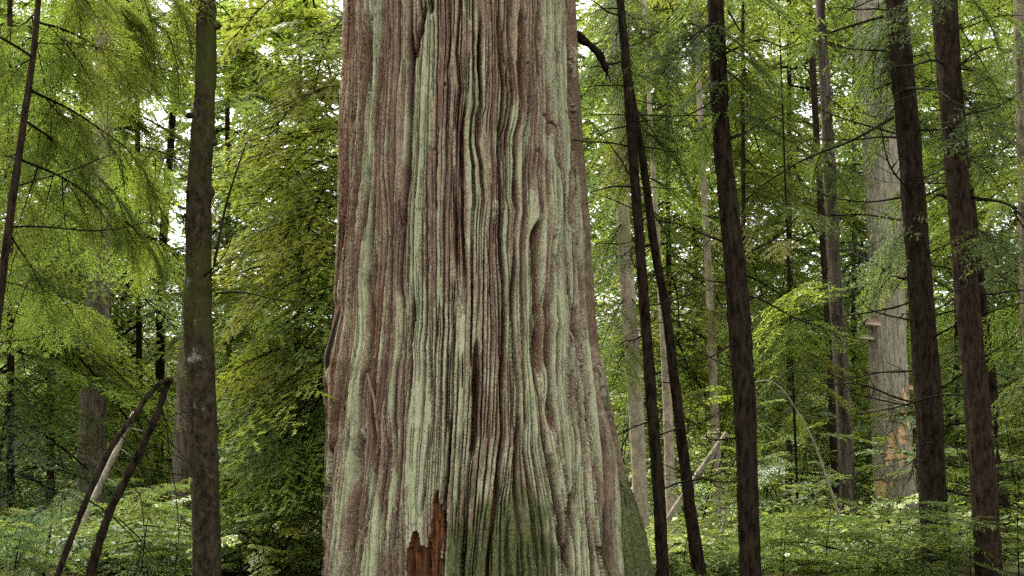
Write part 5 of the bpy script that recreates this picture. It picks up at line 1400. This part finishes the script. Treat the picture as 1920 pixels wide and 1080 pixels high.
for lab, px_, D_, hh_, gr_, n_ in SAPL:
    b_ = pt(px_, 1000, D_)
    b_.z = float(ground_z(b_.x, D_))
    t_ = thing('hemlock_sapling', lab, 'sapling', b_)
    sp = Soup()
    sp.tube([(0, 0, -0.05), (0.03, 0.02, hh_ * 0.5), (0.08, 0.01, hh_ * 0.9), (0.12, 0.02, hh_ * 1.02)], [0.008, 0.006, 0.003, 0.001], 5, 0, 0.4)
    link('stem', sp.mesh('stem', [M_TWIG]), t_)
    for i in range(n_):
        z = hh_ * (0.25 + 0.8 * (i + random.random()) / n_)
        a = i * 2.4 + random.uniform(-0.5, 0.5)
        ln = random.uniform(0.55, 1.0) * (1.15 - 0.55 * z / hh_)
        d = Vector((math.cos(a), math.sin(a), random.uniform(-0.25, 0.12)))
        place(t_, 'flat' if random.random() < 0.5 else 'hemlock', b_ + Vector((0, 0, z)), b_ + Vector((0, 0, z)) + d * ln, random.choice(gr_), random.uniform(-0.2, 0.2), 1.1)

cd_ = thing('cedar_sapling', 'pale blue-green cedar sapling with drooping fronds in the lower left corner', 'sapling', pt(75, 1120, 10.5))
for _ in range(15):
    p = pt(random.uniform(50, 150), random.uniform(900, 1060), random.uniform(10.0, 11.2))
    a = random.uniform(0, 6.28)
    place(cd_, 'cedar', p, p + Vector((math.cos(a) * 0.5 - 0.15, math.sin(a) * 0.5 - 0.2, random.uniform(-0.35, 0.05))), 'pale', random.uniform(-0.3, 0.3), 1.0)
sp = Soup()
sp.tube([Vector(pt(75, 1120, 10.5)) - cd_.location, Vector(pt(95, 990, 10.5)) - cd_.location, Vector(pt(105, 880, 10.5)) - cd_.location], [0.02, 0.015, 0.004], 6, 0, 0.4)
link('stem', sp.mesh('stem', [M_TWIG]), cd_)

for lab, px_, py_, D_, n_, spd, gr_ in (('vine maple shrub with yellow-green leaves at the foot of the pale snag', 1690, 985, 12.2, 34, 0.55, ('yellow', 'yellow', 'bright')), ('yellow-leaved shrub low beside the left foot of the giant cedar', 590, 960, 14.0, 18, 0.4, ('yellow',)),
                                        ('leafy bright shrub behind the leaning broken log', 1300, 720, 19.0, 36, 1.4, ('bright', 'yellow', 'mid')), ('leafy shrub in the gap just right of the giant cedar', 1150, 720, 18.0, 22, 0.9, ('bright', 'yellow')), ('sunlit yellow shrub behind the reddish-brown trunk', 1800, 880, 15.0, 30, 0.8, ('yellow', 'bright')), ('tall green shrub between the lone dark trunk and the flaky trunk', 1480, 800, 18.5, 60, 1.1, ('bright', 'yellow', 'mid')), ('low leafy shrub in front of the flaky trunk', 1500, 930, 14.2, 40, 0.7, ('mid', 'bright')),
                                        ('leafy shrub rising behind the flaky trunk and the snag', 1605, 760, 25.0, 60, 1.5, ('bright', 'yellow')), ('bright leafy shrub behind the blackish trunk', 1775, 780, 20.0, 40, 1.1, ('bright', 'mid', 'yellow')), ('bright shrub low between the mossy trunk and the giant cedar', 500, 1020, 11.2, 30, 0.55, ('bright', 'yellow')), ('leafy shrub beyond the reddish-brown trunk near the picture edge', 1905, 820, 16.0, 40, 0.9, ('yellow', 'bright')), ('small-leaved shrub behind the lone dark trunk', 1420, 860, 16.0, 40, 0.8, ('yellow', 'bright'))):
    t_ = thing('leafy_shrub', lab, 'shrub', Vector((pt(px_, py_, D_).x, D_, float(ground_z(pt(px_, py_, D_).x, D_)))))
    c_ = pt(px_, py_, D_)
    sp = Soup()
    for k in range(5):
        a = random.uniform(0, 6.28)
        e = c_ - t_.location + Vector((math.cos(a), math.sin(a), random.uniform(-0.2, 0.6))) * spd * 0.8
        sp.tube([(0, 0, -0.05), tuple(e * 0.5 + Vector((0, 0, 0.15))), tuple(e)], [0.013, 0.009, 0.003], 5, 0, 0.4)
    link('stem', sp.mesh('stem', [M_TWIG]), t_)
    for _ in range(n_):
        p = c_ + Vector((random.gauss(0, spd * 0.7), random.gauss(0, spd * 0.5), random.gauss(0, spd * 0.45)))
        a = random.uniform(0, 6.28)
        place(t_, 'maple' if random.random() < 0.6 else 'small', p, p + Vector((math.cos(a), math.sin(a), random.uniform(-0.25, 0.2))) * random.uniform(0.4, 0.75), random.choice(gr_), random.uniform(-0.3, 0.3))

# ---- the leafy undergrowth, one uncountable mass
def undergrowth(name, label, n, xr_, yr_, hgt, leaf, col, seed, leaves=150, density=None):
    r = np.random.default_rng(seed)
    V, T, tone = [], [], []
    k = 0
    Yb = r.uniform(yr_[0] ** 0.5, yr_[1] ** 0.5, n) ** 2
    Xb = r.uniform(xr_[0], xr_[1], n) * Yb
    for x, y in zip(Xb, Yb):
        hh = hgt * r.uniform(0.5, 1.5) * float(np.interp(y, [11, 20, 24, 30], [0.5, 0.5, 1.5, 3.0]))
        m_ = int(leaves * r.uniform(0.6, 1.3))
        rad = hh * 0.75
        # leaves lie in a few tiers
        tier = r.integers(0, 5, m_)
        a = r.uniform(0, 2 * np.pi, m_)
        q = np.sqrt(r.random(m_)) * rad
        zz = hh * (0.25 + 0.19 * tier) + r.normal(0, 0.05 * hh, m_) - 0.25 * q * q / rad
        c = np.stack([x + q * np.cos(a) + r.normal(0, 0.1), y + q * np.sin(a), ground_z(x, y) + zz], -1)
        dd = np.stack([np.cos(a) + r.normal(0, 0.7, m_), np.sin(a) + r.normal(0, 0.7, m_), r.normal(-0.1, 0.25, m_)], -1)
        dd /= np.linalg.norm(dd, axis=1)[:, None]
        nn = np.stack([r.normal(0, 0.35, m_), r.normal(0, 0.35, m_), np.ones(m_)], -1)
        ss = np.cross(nn, dd)
        ss /= np.linalg.norm(ss, axis=1)[:, None]
        sz = (leaf * r.uniform(0.6, 1.4, m_) * float(np.interp(y, [18, 32], [1.0, 1.7])))[:, None]
        v = np.stack([c, c + dd * sz * 0.5 + ss * sz * 0.30, c + dd * sz - np.array([0, 0, 0.1]) * sz, c + dd * sz * 0.5 - ss * sz * 0.30], 1)
        V.append(v.reshape(-1, 3))
        T.append((np.arange(m_)[:, None] * 4 + np.array([0, 1, 2, 3])[None]) + k)
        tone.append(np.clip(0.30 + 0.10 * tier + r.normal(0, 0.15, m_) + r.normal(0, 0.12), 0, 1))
        k += m_ * 4
    me = make_mesh(name, np.concatenate(V), quads=np.concatenate(T), mats=[M_LEAF], fattr={'tone': np.concatenate(tone)})
    o = link(name, me)
    o.color = (*col, 1)
    o['kind'] = 'stuff'
    o['label'] = label
    return o


undergrowth('undergrowth', 'dense low leafy undergrowth covering the rising ground at right', 1700, (0.04, 0.54), (12.2, 42), 0.75, 0.075, (0.15, 0.20, 0.042), 901, 130)
undergrowth('undergrowth', 'dense low leafy undergrowth covering the ground at left', 1100, (-0.54, -0.10), (11.5, 38), 0.75, 0.075, (0.14, 0.19, 0.042), 902, 130)
undergrowth('undergrowth', 'scattered brighter leafy plants among the undergrowth', 700, (-0.5, 0.52), (13, 38), 1.1, 0.085, (0.23, 0.28, 0.038), 903, 150)

# ---- far wood that closes the view
def far_wood(seed, n):
    r = np.random.default_rng(seed)
    V, tone = [], []
    for _ in range(n):
        y = r.uniform(38, 62)
        x = r.uniform(-0.58, 0.58) * y
        gz = float(ground_z(x, y))
        hgt = r.uniform(9, 26)
        rad = r.uniform(1.6, 3.0)
        m_ = 1000
        t = r.random(m_) ** 0.8
        tier = np.floor(t * 22) / 22 + r.normal(0, 0.006, m_)
        a = r.uniform(0, 2 * np.pi, m_)
        q = rad * (1.15 - t) * np.sqrt(r.random(m_)) * (0.75 + 0.5 * np.sin(a * 3 + tier * 60))
        c = np.stack([x + q * np.cos(a), y + q * np.sin(a), gz + hgt * tier + 0.5 - 0.35 * q], -1)
        dd = np.stack([np.cos(a) + r.normal(0, 0.3, m_), np.sin(a) + r.normal(0, 0.3, m_), r.normal(-0.45, 0.2, m_)], -1)
        nn = r.normal(0, 0.5, (m_, 3)) + np.array([0, 0, 1.0])
        ss = np.cross(nn, dd)
        ss /= np.linalg.norm(ss, axis=1)[:, None]
        sz = r.uniform(0.18, 0.45, m_)[:, None]
        V.append(np.stack([c - dd * sz * 0.3, c + ss * sz * 0.22, c + dd * sz, c - ss * sz * 0.22], 1).reshape(-1, 3))
        tone.append(np.clip(0.35 + r.normal(0, 0.15, m_) + r.normal(0, 0.15), 0, 1))
    V = np.concatenate(V)
    o = link('far_wood', make_mesh('far_wood', V, quads=np.arange(len(V)).reshape(-1, 4), mats=[M_NEEDLE], fattr={'tone': np.concatenate(tone)}))
    o.color = (0.125, 0.165, 0.060, 1)
    o['kind'] = 'stuff'
    o['label'] = 'far-off wood of conifers closing the view behind everything'


far_wood(77, 165)
print('objects', len(bpy.data.objects), 'tris', sum(len(m_.polygons) for m_ in bpy.data.meshes))
